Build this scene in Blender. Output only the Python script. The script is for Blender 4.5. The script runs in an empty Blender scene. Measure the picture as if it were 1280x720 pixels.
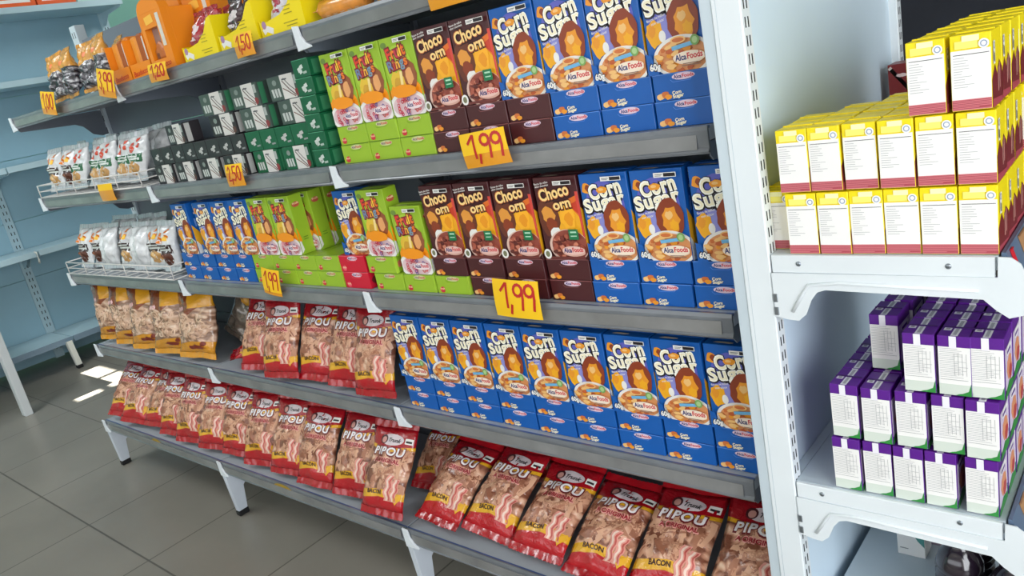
import bpy, bmesh, math, random
from mathutils import Vector, Matrix, noise
random.seed(11)
SC = bpy.context.scene
COL = SC.collection
PI = math.pi

# ------------------------------------------------------------------ materials
def s2l(c):
    c = c / 255.0
    return c / 12.92 if c <= 0.04045 else ((c + 0.055) / 1.055) ** 2.4
def lin(rgb): return (s2l(rgb[0]), s2l(rgb[1]), s2l(rgb[2]), 1.0)
MATS = {}
def mat(name, rgb, rough=0.5, metal=0.0, coat=0.0, spec=0.5, vary=0.0, scale=8.0, bump=0.0, trans=0.0, alpha=1.0):
    if name in MATS: return MATS[name]
    m = bpy.data.materials.new(name); m.use_nodes = True
    nt = m.node_tree; b = nt.nodes['Principled BSDF']
    b.inputs['Base Color'].default_value = lin(rgb)
    b.inputs['Roughness'].default_value = rough
    b.inputs['Metallic'].default_value = metal
    b.inputs['Coat Weight'].default_value = coat
    b.inputs['Coat Roughness'].default_value = 0.15
    b.inputs['Specular IOR Level'].default_value = spec
    b.inputs['Transmission Weight'].default_value = trans
    b.inputs['Alpha'].default_value = alpha
    if vary or bump:
        tc = nt.nodes.new('ShaderNodeTexCoord'); n = nt.nodes.new('ShaderNodeTexNoise')
        n.inputs['Scale'].default_value = scale; n.inputs['Detail'].default_value = 4
        nt.links.new(tc.outputs['Object'], n.inputs['Vector'])
        if vary:
            r = nt.nodes.new('ShaderNodeValToRGB')
            lo = [max(0, c * (1 - vary)) for c in rgb]; hi = [min(255, c * (1 + vary * .5)) for c in rgb]
            r.color_ramp.elements[0].color = lin(lo); r.color_ramp.elements[1].color = lin(hi)
            r.color_ramp.elements[0].position = .3; r.color_ramp.elements[1].position = .7
            nt.links.new(n.outputs['Fac'], r.inputs['Fac']); nt.links.new(r.outputs['Color'], b.inputs['Base Color'])
        if bump:
            bp = nt.nodes.new('ShaderNodeBump'); bp.inputs['Strength'].default_value = bump; bp.inputs['Distance'].default_value = .004
            nt.links.new(n.outputs['Fac'], bp.inputs['Height']); nt.links.new(bp.outputs['Normal'], b.inputs['Normal'])
    MATS[name] = m
    return m
def ink(r, g, b, gloss=.38):
    return mat('ink_%d_%d_%d' % (r, g, b), (r, g, b), gloss)

# ------------------------------------------------------------------ mesh builder
class MB:
    def __init__(s): s.v = []; s.f = []; s.m = []; s.ml = []; s.uv = []; s.sm = []
    def mi(s, m):
        if m not in s.ml: s.ml.append(m)
        return s.ml.index(m)
    def poly(s, pts, m, uv=None, smooth=False):
        k = len(s.v); s.v += [tuple(p) for p in pts]; s.f.append(list(range(k, k + len(pts))))
        s.m.append(s.mi(m)); s.uv.append(uv); s.sm.append(smooth)
    def mesh(s, verts, faces, m, smooth=False, uvs=None):
        k = len(s.v); s.v += [tuple(p) for p in verts]; i = s.mi(m)
        for f in faces:
            s.f.append([k + a for a in f]); s.m.append(i); s.sm.append(smooth)
            s.uv.append([uvs[a] for a in f] if uvs else None)
    def box(s, a, b, m, bev=0.0, M=None):
        bm = bmesh.new(); bmesh.ops.create_cube(bm, size=1)
        c = [(a[i] + b[i]) / 2 for i in range(3)]; d = [abs(b[i] - a[i]) for i in range(3)]
        for v in bm.verts: v.co = Vector((c[0] + v.co.x * d[0], c[1] + v.co.y * d[1], c[2] + v.co.z * d[2]))
        if bev: bmesh.ops.bevel(bm, geom=bm.edges[:], offset=bev, segments=1, affect='EDGES')
        if M: bm.transform(M)
        s.bm(bm, m)
    def bm(s, bm, m, smooth=False):
        bm.verts.index_update()
        s.mesh([v.co[:] for v in bm.verts], [[v.index for v in f.verts] for f in bm.faces], m, smooth); bm.free()
    def prism(s, pts, axis, lo, hi, m, bev=0.0):
        # pts: 2D outline, extruded along axis
        def P(p, t):
            if axis == 'x': return (t, p[0], p[1])
            if axis == 'y': return (p[0], t, p[1])
            return (p[0], p[1], t)
        bm = bmesh.new(); n = len(pts)
        A = [bm.verts.new(P(p, lo)) for p in pts]; B = [bm.verts.new(P(p, hi)) for p in pts]
        bm.faces.new(A); bm.faces.new(B[::-1])
        for i in range(n): bm.faces.new((A[i], B[i], B[(i + 1) % n], A[(i + 1) % n]))
        bmesh.ops.recalc_face_normals(bm, faces=bm.faces[:])
        if bev: bmesh.ops.bevel(bm, geom=bm.edges[:], offset=bev, segments=1, affect='EDGES')
        s.bm(bm, m)
    def tube(s, path, r, m, n=8, closed=False):
        path = [Vector(p) for p in path]; N = len(path); rings = []
        for i, p in enumerate(path):
            a = path[i - 1] if (i > 0 or closed) else p; b = path[(i + 1) % N] if (i < N - 1 or closed) else p
            t = (b - a).normalized(); u = t.cross(Vector((0, 0, 1)))
            if u.length < 1e-3: u = t.cross(Vector((1, 0, 0)))
            u.normalize(); w = t.cross(u)
            rings.append([p + (u * math.cos(2 * PI * k / n) + w * math.sin(2 * PI * k / n)) * r for k in range(n)])
        vs = [q for rg in rings for q in rg]; fs = []
        for i in range(N if closed else N - 1):
            j = (i + 1) % N
            for k in range(n): fs.append([i * n + k, i * n + (k + 1) % n, j * n + (k + 1) % n, j * n + k])
        if not closed: fs.append(list(range(n))[::-1]); fs.append([(N - 1) * n + k for k in range(n)])
        s.mesh(vs, fs, m, True)
    def lathe(s, prof, m, n=28, at=(0, 0, 0)):
        vs = []; fs = []
        for r, z in prof:
            for k in range(n): vs.append((at[0] + r * math.cos(2 * PI * k / n), at[1] + r * math.sin(2 * PI * k / n), at[2] + z))
        for i in range(len(prof) - 1):
            for k in range(n): fs.append([i * n + k, i * n + (k + 1) % n, (i + 1) * n + (k + 1) % n, (i + 1) * n + k])
        fs.append(list(range(n))[::-1]); fs.append([(len(prof) - 1) * n + k for k in range(n)])
        s.mesh(vs, fs, m, True)
    def build(s, name, parent=None):
        me = bpy.data.meshes.new(name); me.from_pydata(s.v, [], s.f)
        for m in s.ml: me.materials.append(m)
        me.polygons.foreach_set('material_index', s.m); me.polygons.foreach_set('use_smooth', s.sm)
        if any(u is not None for u in s.uv):
            L = me.uv_layers.new(name='UVMap'); i = 0
            for f, u in zip(s.f, s.uv):
                for k in range(len(f)):
                    L.data[i].uv = u[k] if u else (0, 0); i += 1
        me.update()
        o = bpy.data.objects.new(name, me); COL.objects.link(o)
        if parent: o.parent = parent
        return o

def tag(o, label, cat, group=None):
    o['label'] = label; o['category'] = cat
    if group: o['group'] = group
    return o
def struct(o):
    o['kind'] = 'structure'; return o
def empty(name, loc=(0, 0, 0)):
    o = bpy.data.objects.new(name, None); COL.objects.link(o); o.location = loc; o.empty_display_size = .05
    return o
CH = {}
def kids(o): return CH.setdefault(o.name, [c for c in COL.objects if c.parent == o])
USED = set()
def inst(proto, loc, rot=(0, 0, 0), label='', cat='', group=None, scale=1.0):
    """first call moves the prototype itself; later calls copy it with its parts"""
    if proto.name not in USED:
        USED.add(proto.name); kids(proto); r = proto
    else:
        r = proto.copy(); COL.objects.link(r)
        for c in kids(proto):
            d = c.copy(); d.parent = r; COL.objects.link(d)
    r.location = loc; r.rotation_euler = rot; r.scale = (scale,) * 3 if not isinstance(scale, tuple) else scale
    return tag(r, label, cat, group)
ORD = ['first', 'second', 'third', 'fourth', 'fifth', 'sixth', 'seventh', 'eighth', 'ninth', 'tenth', 'eleventh', 'twelfth', 'thirteenth',
       'fourteenth', 'fifteenth', 'sixteenth', 'seventeenth', 'eighteenth', 'nineteenth']

# ------------------------------------------------------------------ 2D print helpers
TXT = {}
def text2d(body, bold=0.0, shear=0.0, space=1.0):
    key = (body, bold, shear, space)
    if key in TXT: return TXT[key]
    cu = bpy.data.curves.new('t', 'FONT'); cu.body = body; cu.size = 1.0; cu.offset = bold; cu.shear = shear
    cu.resolution_u = 3; cu.space_character = space
    o = bpy.data.objects.new('t', cu); COL.objects.link(o)
    bpy.context.view_layer.update()
    ev = o.evaluated_get(bpy.context.evaluated_depsgraph_get()); me = ev.to_mesh()
    vs = [v.co.copy() for v in me.vertices]; out = [[(vs[i].x, vs[i].y) for i in p.vertices] for p in me.polygons]
    ev.to_mesh_clear(); bpy.data.objects.remove(o); bpy.data.curves.remove(cu)
    k = 1 / 0.73
    x0 = min(p[0] for f in out for p in f); w = max(p[0] for f in out for p in f)
    out = [[((x - x0) * k, y * k) for x, y in f] for f in out]
    TXT[key] = (out, (w - x0) * k)
    return TXT[key]
def area2(p): return sum(p[i][0] * p[(i + 1) % len(p)][1] - p[(i + 1) % len(p)][0] * p[i][1] for i in range(len(p)))
def T(polys, x, y, sx, sy=None, rot=0.0):
    sy = sx if sy is None else sy; c, s = math.cos(rot), math.sin(rot); out = []
    for f in polys:
        g = [(x + (px * sx) * c - (py * sy) * s, y + (px * sx) * s + (py * sy) * c) for px, py in f]
        out.append(g if area2(g) > 0 else g[::-1])
    return out
def words(body, x, y, w, h, rot=0.0, bold=0.02, shear=0.0):
    p, tw = text2d(body, bold, shear)
    return T(p, x, y, w / tw, h, rot)
def ell(cx, cy, rx, ry, n=22, a0=0, a1=2 * PI):
    return [(cx + rx * math.cos(a0 + (a1 - a0) * i / n), cy + ry * math.sin(a0 + (a1 - a0) * i / n)) for i in range(n if a1 - a0 > 6.2 else n + 1)]
def blob(cx, cy, rx, ry, seed, n=18, j=.16):
    R = random.Random(seed); k = [1 + R.uniform(-j, j) for _ in range(n)]
    return [(cx + rx * k[i] * math.cos(2 * PI * i / n), cy + ry * k[i] * math.sin(2 * PI * i / n)) for i in range(n)]
def rect(x0, y0, x1, y1, rot=0):
    c = math.cos(rot); s = math.sin(rot); X, Y = (x0 + x1) / 2, (y0 + y1) / 2
    return [(X + (x - X) * c - (y - Y) * s, Y + (x - X) * s + (y - Y) * c) for x, y in ((x0, y0), (x1, y0), (x1, y1), (x0, y1))]
def ring(cx, cy, r, w, n=12):
    return [[(cx + r * math.cos(a), cy + r * math.sin(a)), (cx + r * math.cos(b), cy + r * math.sin(b)),
             (cx + (r - w) * math.cos(b), cy + (r - w) * math.sin(b)), (cx + (r - w) * math.cos(a), cy + (r - w) * math.sin(a))]
            for a, b in ((2 * PI * i / n, 2 * PI * (i + 1) / n) for i in range(n))]
def clip(p, x0, y0, x1, y1):
    for ax, val, sg in ((0, x0, 1), (0, x1, -1), (1, y0, 1), (1, y1, -1)):
        q = []
        for i in range(len(p)):
            a, b = p[i], p[(i + 1) % len(p)]; da = (a[ax] - val) * sg; db = (b[ax] - val) * sg
            if da >= 0: q.append(a)
            if (da > 0 > db) or (da < 0 < db):
                t = da / (da - db); q.append((a[0] + t * (b[0] - a[0]), a[1] + t * (b[1] - a[1])))
        p = q
        if len(p) < 3: return []
    return p
def stroke(pts, w):
    out = []; P2 = [pts[0]]
    for a, b in zip(pts, pts[1:]):
        n = max(1, int(math.dist(a, b) / .07))
        P2 += [(a[0] + (b[0] - a[0]) * k / n, a[1] + (b[1] - a[1]) * k / n) for k in range(1, n + 1)]
    for a, b in zip(P2, P2[1:]):
        d = Vector((b[0] - a[0], b[1] - a[1])); 
        if d.length < 1e-6: continue
        d.normalize(); n = Vector((-d.y, d.x)) * w / 2; e = d * w * .35
        q = [(a[0] - e.x - n.x, a[1] - e.y - n.y), (b[0] + e.x - n.x, b[1] + e.y - n.y), (b[0] + e.x + n.x, b[1] + e.y + n.y), (a[0] - e.x + n.x, a[1] - e.y + n.y)]
        out.append(q if area2(q) > 0 else q[::-1])
    return out
class Art:
    """stack of flat printed shapes, w = 1 wide and h tall"""
    def __init__(s, h): s.h = h; s.L = []; s.d = 0
    def add(s, polys, m, nl=True):
        if polys and isinstance(polys[0], tuple): polys = [polys]
        if nl: s.d += 1
        for p in polys:
            if area2(p) < 0: p = p[::-1]
            p = clip(p, 0, 0, 1, s.h)
            if len(p) > 2: s.L.append((p, m, s.d))
        return s
    def put(s, mb, F, eps=0.00012):
        for p, m, d in s.L: mb.poly([F(x, y, .0003 + d * eps) for x, y in p], m)
def face_front(x0, y, z0, w): return lambda u, v, e: (x0 + u * w, y - e, z0 + v * w)
def face_right(x, y0, z0, w): return lambda u, v, e: (x + e, y0 + u * w, z0 + v * w)
def face_left(x, y1, z0, w): return lambda u, v, e: (x - e, y1 - u * w, z0 + v * w)
def face_top(x0, y0, z, w): return lambda u, v, e: (x0 + u * w, y0 + v * w, z + e)

# ------------------------------------------------------------------ cereal artwork
WH = ink(235, 232, 228); CREAM = ink(246, 236, 205); DARK = ink(28, 20, 26); NAVY = ink(30, 40, 110); RED = ink(205, 45, 60)
BLUE = ink(14, 90, 172); LILAC = ink(96, 98, 190); LILAC2 = ink(140, 140, 210); MANE = ink(140, 58, 30); AMBER = ink(232, 150, 40); GOLD = ink(240, 170, 30)
TAN = ink(222, 150, 95); FLAKE = ink(205, 110, 55); FLAKE2 = ink(240, 190, 120); GREEN = ink(25, 115, 70); BROWN = ink(74, 28, 32); LIME = ink(154, 188, 46)
def label_box(A, x, y, w):
    A.add(rect(x, y, x + w, y + w * .19), WH); A.add(rect(x + w * .45, y + w * .025, x + w * .97, y + w * .165), DARK)
    A.add([rect(x + w * .06, y + w * .10, x + w * .4, y + w * .13), rect(x + w * .06, y + w * .05, x + w * .34, y + w * .075)], ink(120, 120, 120))
def brand(A, x, y, w, back=WH):
    h = w * .2
    A.add(clip(ell(x + w * .5, y + h * .45, w * .58, h * .95), 0, 0, 1, 3), back)
    A.add(words('Alca', x, y, w * .42, h, .03, .03), NAVY); A.add(words('Foods', x + w * .45, y + .01, w * .56, h, .03, .03), RED, False)
def flakes(A, cx, cy, rx, ry, n, seed, cols, s=.06):
    R = random.Random(seed)
    for i in range(n):
        a = R.uniform(0, 2 * PI); r = math.sqrt(R.random()) * .85
        A.add(blob(cx + rx * r * math.cos(a), cy + ry * r * math.sin(a), s * R.uniform(.7, 1.3), s * R.uniform(.45, .9), R.random(), 9, .3), R.choice(cols))
HR = 1.6
def art_corn():
    A = Art(HR)
    A.add(ell(.48, .95, .42, .52), LILAC); A.add(ell(.5, .82, .26, .4), LILAC2)
    A.add(blob(.13, 1.34, .1, .1, 3, 12), AMBER); A.add(blob(.16, 1.34, .05, .06, 5, 10), MANE)
    A.add(blob(.17, .62, .16, .21, 7), GOLD); A.add(blob(.13, .66, .07, .1, 8), AMBER); A.add(ell(.3, .56, .06, .09), WH)
    tilt = .19
    for bold, m, dx in ((.11, DARK, -.012), (.05, ink(252, 250, 240), 0)):
        lo_ = .012 if bold > .06 else 0
        for wd, x_, y_, w_, h_ in (('Corn', .2, 1.12, .70, .27), ('Sugar', .05, .885, .90, .25)):
            p_, tw_ = text2d(wd, bold, 0, 1.12 if bold < .06 else 1.06); A.add(T(p_, x_ + dx, y_ - lo_, w_ / tw_, h_, tilt), m, wd == 'Corn')
    for wd, x_, y_, w_, h_ in (('Corn', .218, 1.135, .665, .24), ('Sugar', .068, .9, .865, .22)):
        p_, tw_ = text2d(wd, .018, 0, 1.15); A.add(T(p_, x_, y_, w_ / tw_, h_, tilt), CREAM, wd == 'Corn')
    A.add(blob(.46, 1.3, .13, .06, 13, 12, .2), AMBER); A.add(blob(.45, 1.31, .06, .025, 14, 10), FLAKE2)
    A.add(words('flocos de milho', .07, .80, .33, .042, tilt, .01), WH); A.add(words('com açúcar', .14, .745, .24, .042, tilt, .01), WH, False)
    A.add(blob(.68, .74, .27, .36, 21, 26, .05), MANE); A.add(blob(.7, .72, .16, .24, 22, 18, .14), AMBER)
    A.add(blob(.66, .8, .07, .08, 23, 12, .25), FLAKE2); A.add(blob(.74, .63, .08, .09, 24, 12, .25), GOLD)
    A.add(ell(.6, .22, .5, .32, 32), WH); A.add(ell(.6, .22, .44, .27, 30), TAN)
    flakes(A, .5, .2, .4, .24, 36, 31, [FLAKE, FLAKE2, AMBER, ink(190, 90, 45)])
    A.add(ell(.58, .47, .13, .055), FLAKE2); A.add(ell(.58, .47, .1, .035), FLAKE)
    A.add(rect(.46, .345, .86, .405, .12), ink(110, 175, 215)); A.add(ell(.86, .43, .075, .08), ink(120, 165, 90))
    A.add(ell(.86, .43, .045, .05), ink(170, 200, 140))
    A.add(clip(ell(.74, .19, .27, .1), 0, 0, .99, 2), ink(240, 215, 190)); brand(A, .5, .16, .46, ink(244, 225, 205))
    A.add([rect(.6, .07, .92, .085), rect(.62, .1, .88, .112)], ink(150, 110, 90))
    A.add([(0, 0), (.2, 0), (.14, .12), (.1, .3), (0, .34)], BLUE); A.add(words('60g', .03, .06, .22, .12, .05, .09), DARK); A.add(words('60g', .045, .072, .19, .1, .05, .04), WH)
    label_box(A, .52, 1.47, .42)
    return A
def art_choco():
    A = Art(HR)
    A.add([(.3, 1.0), (1, 1.25), (1, .2), (.25, .2)], ink(225, 110, 35)); A.add([(.42, .98), (.7, 1.12), (1, .75), (1, .3), (.4, .3)], GOLD)
    A.add([(.75, 1.05), (1, 1.15), (1, .82)], ink(200, 60, 35)); A.add([(.93, 1.3), (1, 1.3), (1, .1), (.97, .1)], ink(215, 70, 60))
    A.add(blob(.24, .82, .25, .4, 41, 24, .05), ink(105, 50, 32)); A.add(blob(.24, .86, .16, .18, 42, 14), ink(225, 150, 60)); A.add(blob(.28, .66, .14, .16, 43, 14), MANE)
    A.add(blob(.33, .5, .14, .14, 44, 14), WH)
    A.add(blob(.68, .84, .19, .26, 45, 16), ink(250, 178, 38)); A.add(blob(.7, .78, .1, .13, 46, 14), ink(235, 150, 25))
    for bold, m in ((.11, ink(45, 12, 14)), (.04, ink(190, 90, 40))):
        A.add(words('Choco', .095, 1.125, .75, .25, .17, bold), m); A.add(words('orn', .385, .95, .45, .215, .15, bold), m, False)
    A.add(words('Choco', .11, 1.14, .72, .225, .17, .03), ink(250, 214, 140)); A.add(words('orn', .4, .965, .42, .19, .15, .03), ink(250, 214, 140), False)
    A.add(ell(.6, .26, .46, .33, 30), ink(225, 190, 175)); A.add(ell(.62, .27, .42, .31, 30), ink(150, 72, 58))
    flakes(A, .58, .25, .4, .28, 44, 51, [ink(175, 90, 70), ink(120, 50, 42), ink(205, 125, 100), ink(95, 38, 34)], .055)
    A.add(rect(.68, .4, .9, .6), GREEN); A.add([rect(.72, .53, .86, .56), rect(.72, .46, .86, .48)], ink(180, 220, 190))
    A.add(clip(ell(.74, .17, .28, .1), 0, 0, .99, 2), ink(215, 165, 150)); brand(A, .5, .15, .45, ink(230, 190, 180))
    A.add(rect(.02, .02, .98, .07), ink(110, 50, 46)); A.add(ell(.1, .12, .09, .1), WH); A.add(ell(.1, .12, .05, .06), ink(120, 120, 90))
    label_box(A, .52, 1.45, .42)
    A.add(words('flocos de milho', .08, 1.47, .34, .04, .1, .01), WH); A.add(words('sabor chocolate', .09, 1.42, .33, .04, .1, .01), WH, False)
    return A
def art_fruit():
    A = Art(HR)
    A.add(ell(.45, 1.0, .4, .42), ink(172, 205, 60)); A.add(ell(.12, 1.46, .09, .06), ink(110, 140, 60))
    A.add(blob(.5, .48, .48, .26, 61, 22, .05), ink(245, 150, 20))
    A.add(blob(.72, .8, .21, .3, 62, 20, .06), ink(150, 84, 50)); A.add(blob(.7, .78, .12, .17, 63, 14), ink(232, 165, 105))
    A.add(blob(.34, .68, .2, .24, 64, 16), ink(230, 190, 60)); A.add(blob(.33, .66, .11, .13, 65, 14), ink(210, 160, 50)); A.add(rect(.42, .62, .5, .9, -.15), ink(245, 220, 150))
    for word, x, y, w, h, cols in (('Fruit', .17, 1.14, .58, .24, [(225, 60, 45), (240, 130, 40), (205, 60, 80), (250, 200, 60), (235, 110, 35)]),
                                   ('Rings', .14, .93, .62, .2, [(110, 130, 165), (200, 70, 60), (240, 180, 60), (120, 150, 170), (235, 120, 40)])):
        A.add(words(word, x - .012, y - .012, w + .03, h + .02, .14, .1), ink(130, 40, 44))
        p, tw = text2d(word, .02); x0 = 0
        polys = words(word, x, y, w, h, .14, .03)
        R = len(word)
        by = {}
        for f in polys:
            c = sum(q[0] for q in f) / len(f); k = min(R - 1, max(0, int((c - x) / (w * .99) * R))); by.setdefault(k, []).append(f)
        A.d += 1
        for k, fs in by.items(): A.add(fs, ink(*cols[k]), False)
    A.add(ell(.5, .2, .56, .32, 32), ink(240, 236, 232)); A.add(ell(.5, .2, .48, .24, 28), ink(225, 195, 200))
    R = random.Random(5)
    for i in range(40):
        a = R.uniform(0, 2 * PI); r = math.sqrt(R.random()) * .9
        A.add(ring(.5 + .46 * r * math.cos(a), .2 + .22 * r * math.sin(a), .045, .022, 8), R.choice([ink(205, 60, 90), ink(220, 90, 80), ink(110, 90, 150), ink(235, 150, 160), ink(190, 40, 60)]))
    A.add(blob(.5, .5, .4, .13, 66, 18, .08), ink(245, 150, 20)); A.add(clip(ell(.72, .2, .26, .08), 0, 0, .99, 2), ink(238, 214, 214)); brand(A, .5, .17, .44, ink(240, 220, 222))
    label_box(A, .5, 1.47, .42)
    return A
def art_end(h, body, kind):
    A = Art(h); lineM = {'corn': ink(90, 140, 220), 'choco': ink(150, 90, 90), 'fruit': ink(105, 145, 30), 'red': ink(240, 110, 125)}[kind]
    A.add([rect(.0, h - .012, 1, h)] , lineM)
    A.add(clip(ell(.55, h - .065, .2, .055), 0, 0, 1, h - .005), ink(225, 200, 215) if kind != 'fruit' else ink(205, 205, 150))
    A.add(words('Alca', .38, h - .092, .14, .055, .03, .03), NAVY if kind != 'fruit' else ink(120, 90, 110)); A.add(words('Foods', .53, h - .09, .2, .055, .03, .03), RED, False)
    A.add(stroke([(.32, h - .1), (.36, h - .14), (.66, h - .135), (.7, h - .095)], .008), lineM)
    if kind == 'fruit' or kind == 'red':
        A.add(blob(.17, .1, .08, .075, 4, 12), RED if kind == 'fruit' else ink(235, 90, 105)); A.add(words('Fruit', .1, .09, .14, .05, .08, .02), ink(250, 220, 170))
    else:
        A.add(blob(.12, .075, .08, .05, 1, 10), FLAKE2); A.add(blob(.2, .1, .06, .06, 2, 10), FLAKE); A.add(blob(.25, .06, .07, .04, 3, 10), AMBER)
        if kind == 'corn': A.add(words('Corn', .33, .085, .16, .055, .1, .04), CREAM); A.add(words('Sugar', .33, .03, .2, .055, .1, .04), CREAM, False)
    return A
BOXC = {'corn': BLUE, 'choco': BROWN, 'fruit': LIME, 'red': ink(205, 20, 50)}
EDGE = {'corn': ink(60, 110, 200), 'choco': ink(110, 62, 62), 'fruit': ink(185, 215, 80), 'red': ink(225, 70, 90)}
CW, CHt, CT = .105, .168, .044
def stand_box(kind):
    mb = MB(); W, H, D = CW, CHt, CT; c = BOXC[kind]
    mb.box((0, 0, 0), (W, D, H), c, .0007)
    {'corn': art_corn, 'choco': art_choco, 'fruit': art_fruit}[kind]().put(mb, face_front(0, 0, 0, W))
    S = Art(H / D)
    if kind == 'corn':
        S.add([(0, 0), (1, 0), (1, .2), (.45, 1.6), (0, 2.2)], GOLD); S.add([(0, 0), (.55, 0), (.1, .9), (0, 1)], WH)
        S.add(words('Sugar', .62, 2.9, .75, .2, PI / 2, .05), CREAM); S.add([rect(.3, 2.0, .42, 2.6), rect(.5, 2.0, .6, 2.5)], ink(120, 160, 225))
    if kind == 'fruit':
        S.add([(0, .7), (.22, .9), (.1, 1.6), (0, 1.8)], ink(245, 150, 20)); S.add([(0, .1), (.2, .3), (.12, .85), (0, .9)], WH)
        S.add(blob(.45, 3.2, .28, .18, 4, 12), ink(200, 90, 70)); S.add(words('Fruit', .22, 3.18, .45, .13, .1, .03), ink(250, 225, 170))
        S.add([rect(.35, .9, .7, .95), rect(.35, 1.05, .7, 1.1)], ink(105, 145, 30))
    if kind == 'choco':
        S.add([(0, .2), (.2, .3), (.2, 2.2), (0, 2.4)], GOLD); S.add([rect(.92, 0, 1, H / D)], ink(140, 70, 70))
    S.put(mb, face_right(W, 0, 0, D))
    Tp = Art(D / W); Tp.add(rect(.04, .20, .96, .212), EDGE[kind]); Tp.add(blob(.35, .1, .2, .035, 3, 12), ink(225, 205, 180) if kind != 'fruit' else ink(205, 215, 150))
    Tp.put(mb, face_top(0, 0, H, W))
    # raised tuck flap along the rear of the lid
    mb.box((.004, D * .52, H), (W - .004, D - .001, H + .0012), c, .0003)
    return mb.build('cereal_box')
def lie_box(kind):
    mb = MB(); W, H, D = CW, CHt, CT
    mb.box((0, 0, 0), (W, H, D), BOXC[kind], .0007)
    art_end(D / W, None, kind).put(mb, face_front(0, 0, 0, W))
    # glued end flap
    mb.prism([(0.002, D - .001), (W - .002, D - .001), (W - .002, D * .72), (W * .8, D * .72), (W * .74, D * .66), (W * .3, D * .66), (W * .24, D * .72), (.002, D * .72)][::-1], 'y', -.0002, 0, BOXC[kind])
    S = Art(D / H)
    if kind == 'fruit': S.add(blob(.12, .13, .07, .06, 4, 12), ink(215, 110, 90)); S.add(rect(0, 0, .06, D / H), ink(185, 220, 70))
    if kind in ('corn', 'choco'): S.add(rect(0.0, .24, .5, .262), EDGE[kind])
    if kind == 'red': S.add(blob(.15, .13, .1, .07, 4, 12), ink(120, 30, 40))
    S.put(mb, face_right(W, 0, 0, H))
    return mb.build('cereal_box')
STD = {k: stand_box(k) for k in ('corn', 'choco', 'fruit')}
LIE = {k: lie_box(k) for k in ('corn', 'choco', 'fruit', 'red')}
CN = {'corn': 'blue', 'choco': 'brown', 'fruit': 'lime', 'red': 'red'}
zA, zB, zC, zD, zE = 1.5375, 1.2086, .8825, .5556, .2268
def jit(a): return random.uniform(-a, a)
def put_cereal(kind, standing, x, y, z, label, group):
    inst((STD if standing else LIE)[kind], (x, y + jit(.001), z + .0009), (0, 0, jit(.006)), label, 'cereal box', group)

# shelf B, right bay
kB = ['fruit'] * 3 + ['choco'] * 2 + ['corn'] * 4; lB = ['fruit'] * 3 + ['choco'] * 3 + ['corn'] * 3
LT = CT + .0006
def cnt_labels(seq): 
    d = {}; out = []
    for k in seq: d[k] = d.get(k, 0) + 1; out.append(d[k])
    return out, d
PLACE = {'B': 'second shelf from the top', 'C': 'third shelf from the top', 'D': 'fourth shelf from the top'}
def which(n, tot): 
    if tot == 1: return 'the only'
    if n == 1: return 'leftmost'
    if n == tot: return 'rightmost'
    return ORD[n - 1] + ' from left'
def row(bay, shelf, kinds, xs, y, z, standing, tail):
    ns, tot = cnt_labels(kinds)
    for k, x, n in zip(kinds, xs, ns):
        put_cereal(k, standing, x, y, z, '%s cereal box %s, %s %s' % (CN[k], 'upright' if standing else 'lying flat', which(n, tot[k]) + (' of its colour,' if tot[k] > 1 else ' one,'), tail),
                   ('upright' if standing else 'flat') + ' cereal boxes on the ' + PLACE[shelf])
xB = [-.977 + .109 * i for i in range(9)]
row('r', 'B', lB, xB, .018, zB, False, 'bottom layer, second shelf')
row('r', 'B', lB, [x + .002 for x in xB], .019, zB + LT, False, 'upper layer, second shelf')
row('r', 'B', kB, [x + jit(.0008) for x in xB], .02, zB + 2 * LT, True, 'second shelf')
# shelf C, middle bay
lC = ['corn'] * 4 + ['fruit'] * 4; xC = [-1.99, -1.88, -1.765, -1.655, -1.545, -1.437, -1.33, -1.2225]
row('m', 'C', lC, xC, .02, zC, False, 'bottom layer, third shelf middle')
row('m', 'C', lC, [x + .002 for x in xC], .021, zC + LT, False, 'upper layer, third shelf middle')
row('m', 'C', ['corn'] * 4 + ['fruit'] * 2, [-1.955, -1.808, -1.70, -1.592, -1.484, -1.375], .02, zC + 2 * LT, True, 'third shelf middle')
for i in range(3):
    put_cereal('fruit', True, -1.352 + i * .004, .02 + (i + 1) * .05, zC + 2 * LT,
               'lime green cereal box standing %s behind the front green box, third shelf middle bay' % ['directly', 'second', 'third'][i], 'upright cereal boxes on the third shelf from the top')
# shelf C, right bay
x0 = [('red', -1.109), ('fruit', -.978), ('fruit', -.866), ('fruit', -.752), ('choco', -.637), ('choco', -.524), ('choco', -.409), ('corn', -.300), ('corn', -.19), ('corn', -.079)]
row('r', 'C', [a for a, b in x0], [b for a, b in x0], .018, zC, False, 'bottom layer, third shelf right')
x1 = [('red', -1.112), ('fruit', -.995), ('choco', -.747), ('choco', -.635), ('choco', -.522), ('choco', -.408), ('corn', -.298), ('corn', -.188), ('corn', -.077)]
row('r', 'C', [a for a, b in x1], [b for a, b in x1], .019, zC + LT, False, 'upper layer, third shelf right')
row('r', 'C', ['corn'], [-1.09], .035, zC + 2 * LT, True, 'alone on the red boxes')
row('r', 'C', ['fruit'], [-.978], .024, zC + 2 * LT, True, 'beside the lone blue box, third shelf')
row('r', 'C', ['fruit'], [-.864], .022, zC + LT, True, 'lower, left of brown boxes')
row('r', 'C', ['choco'] * 4 + ['corn'] * 3, [-.742, -.632, -.521, -.405, -.292, -.18, -.062], .02, zC + 2 * LT, True, 'third shelf right')
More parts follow.
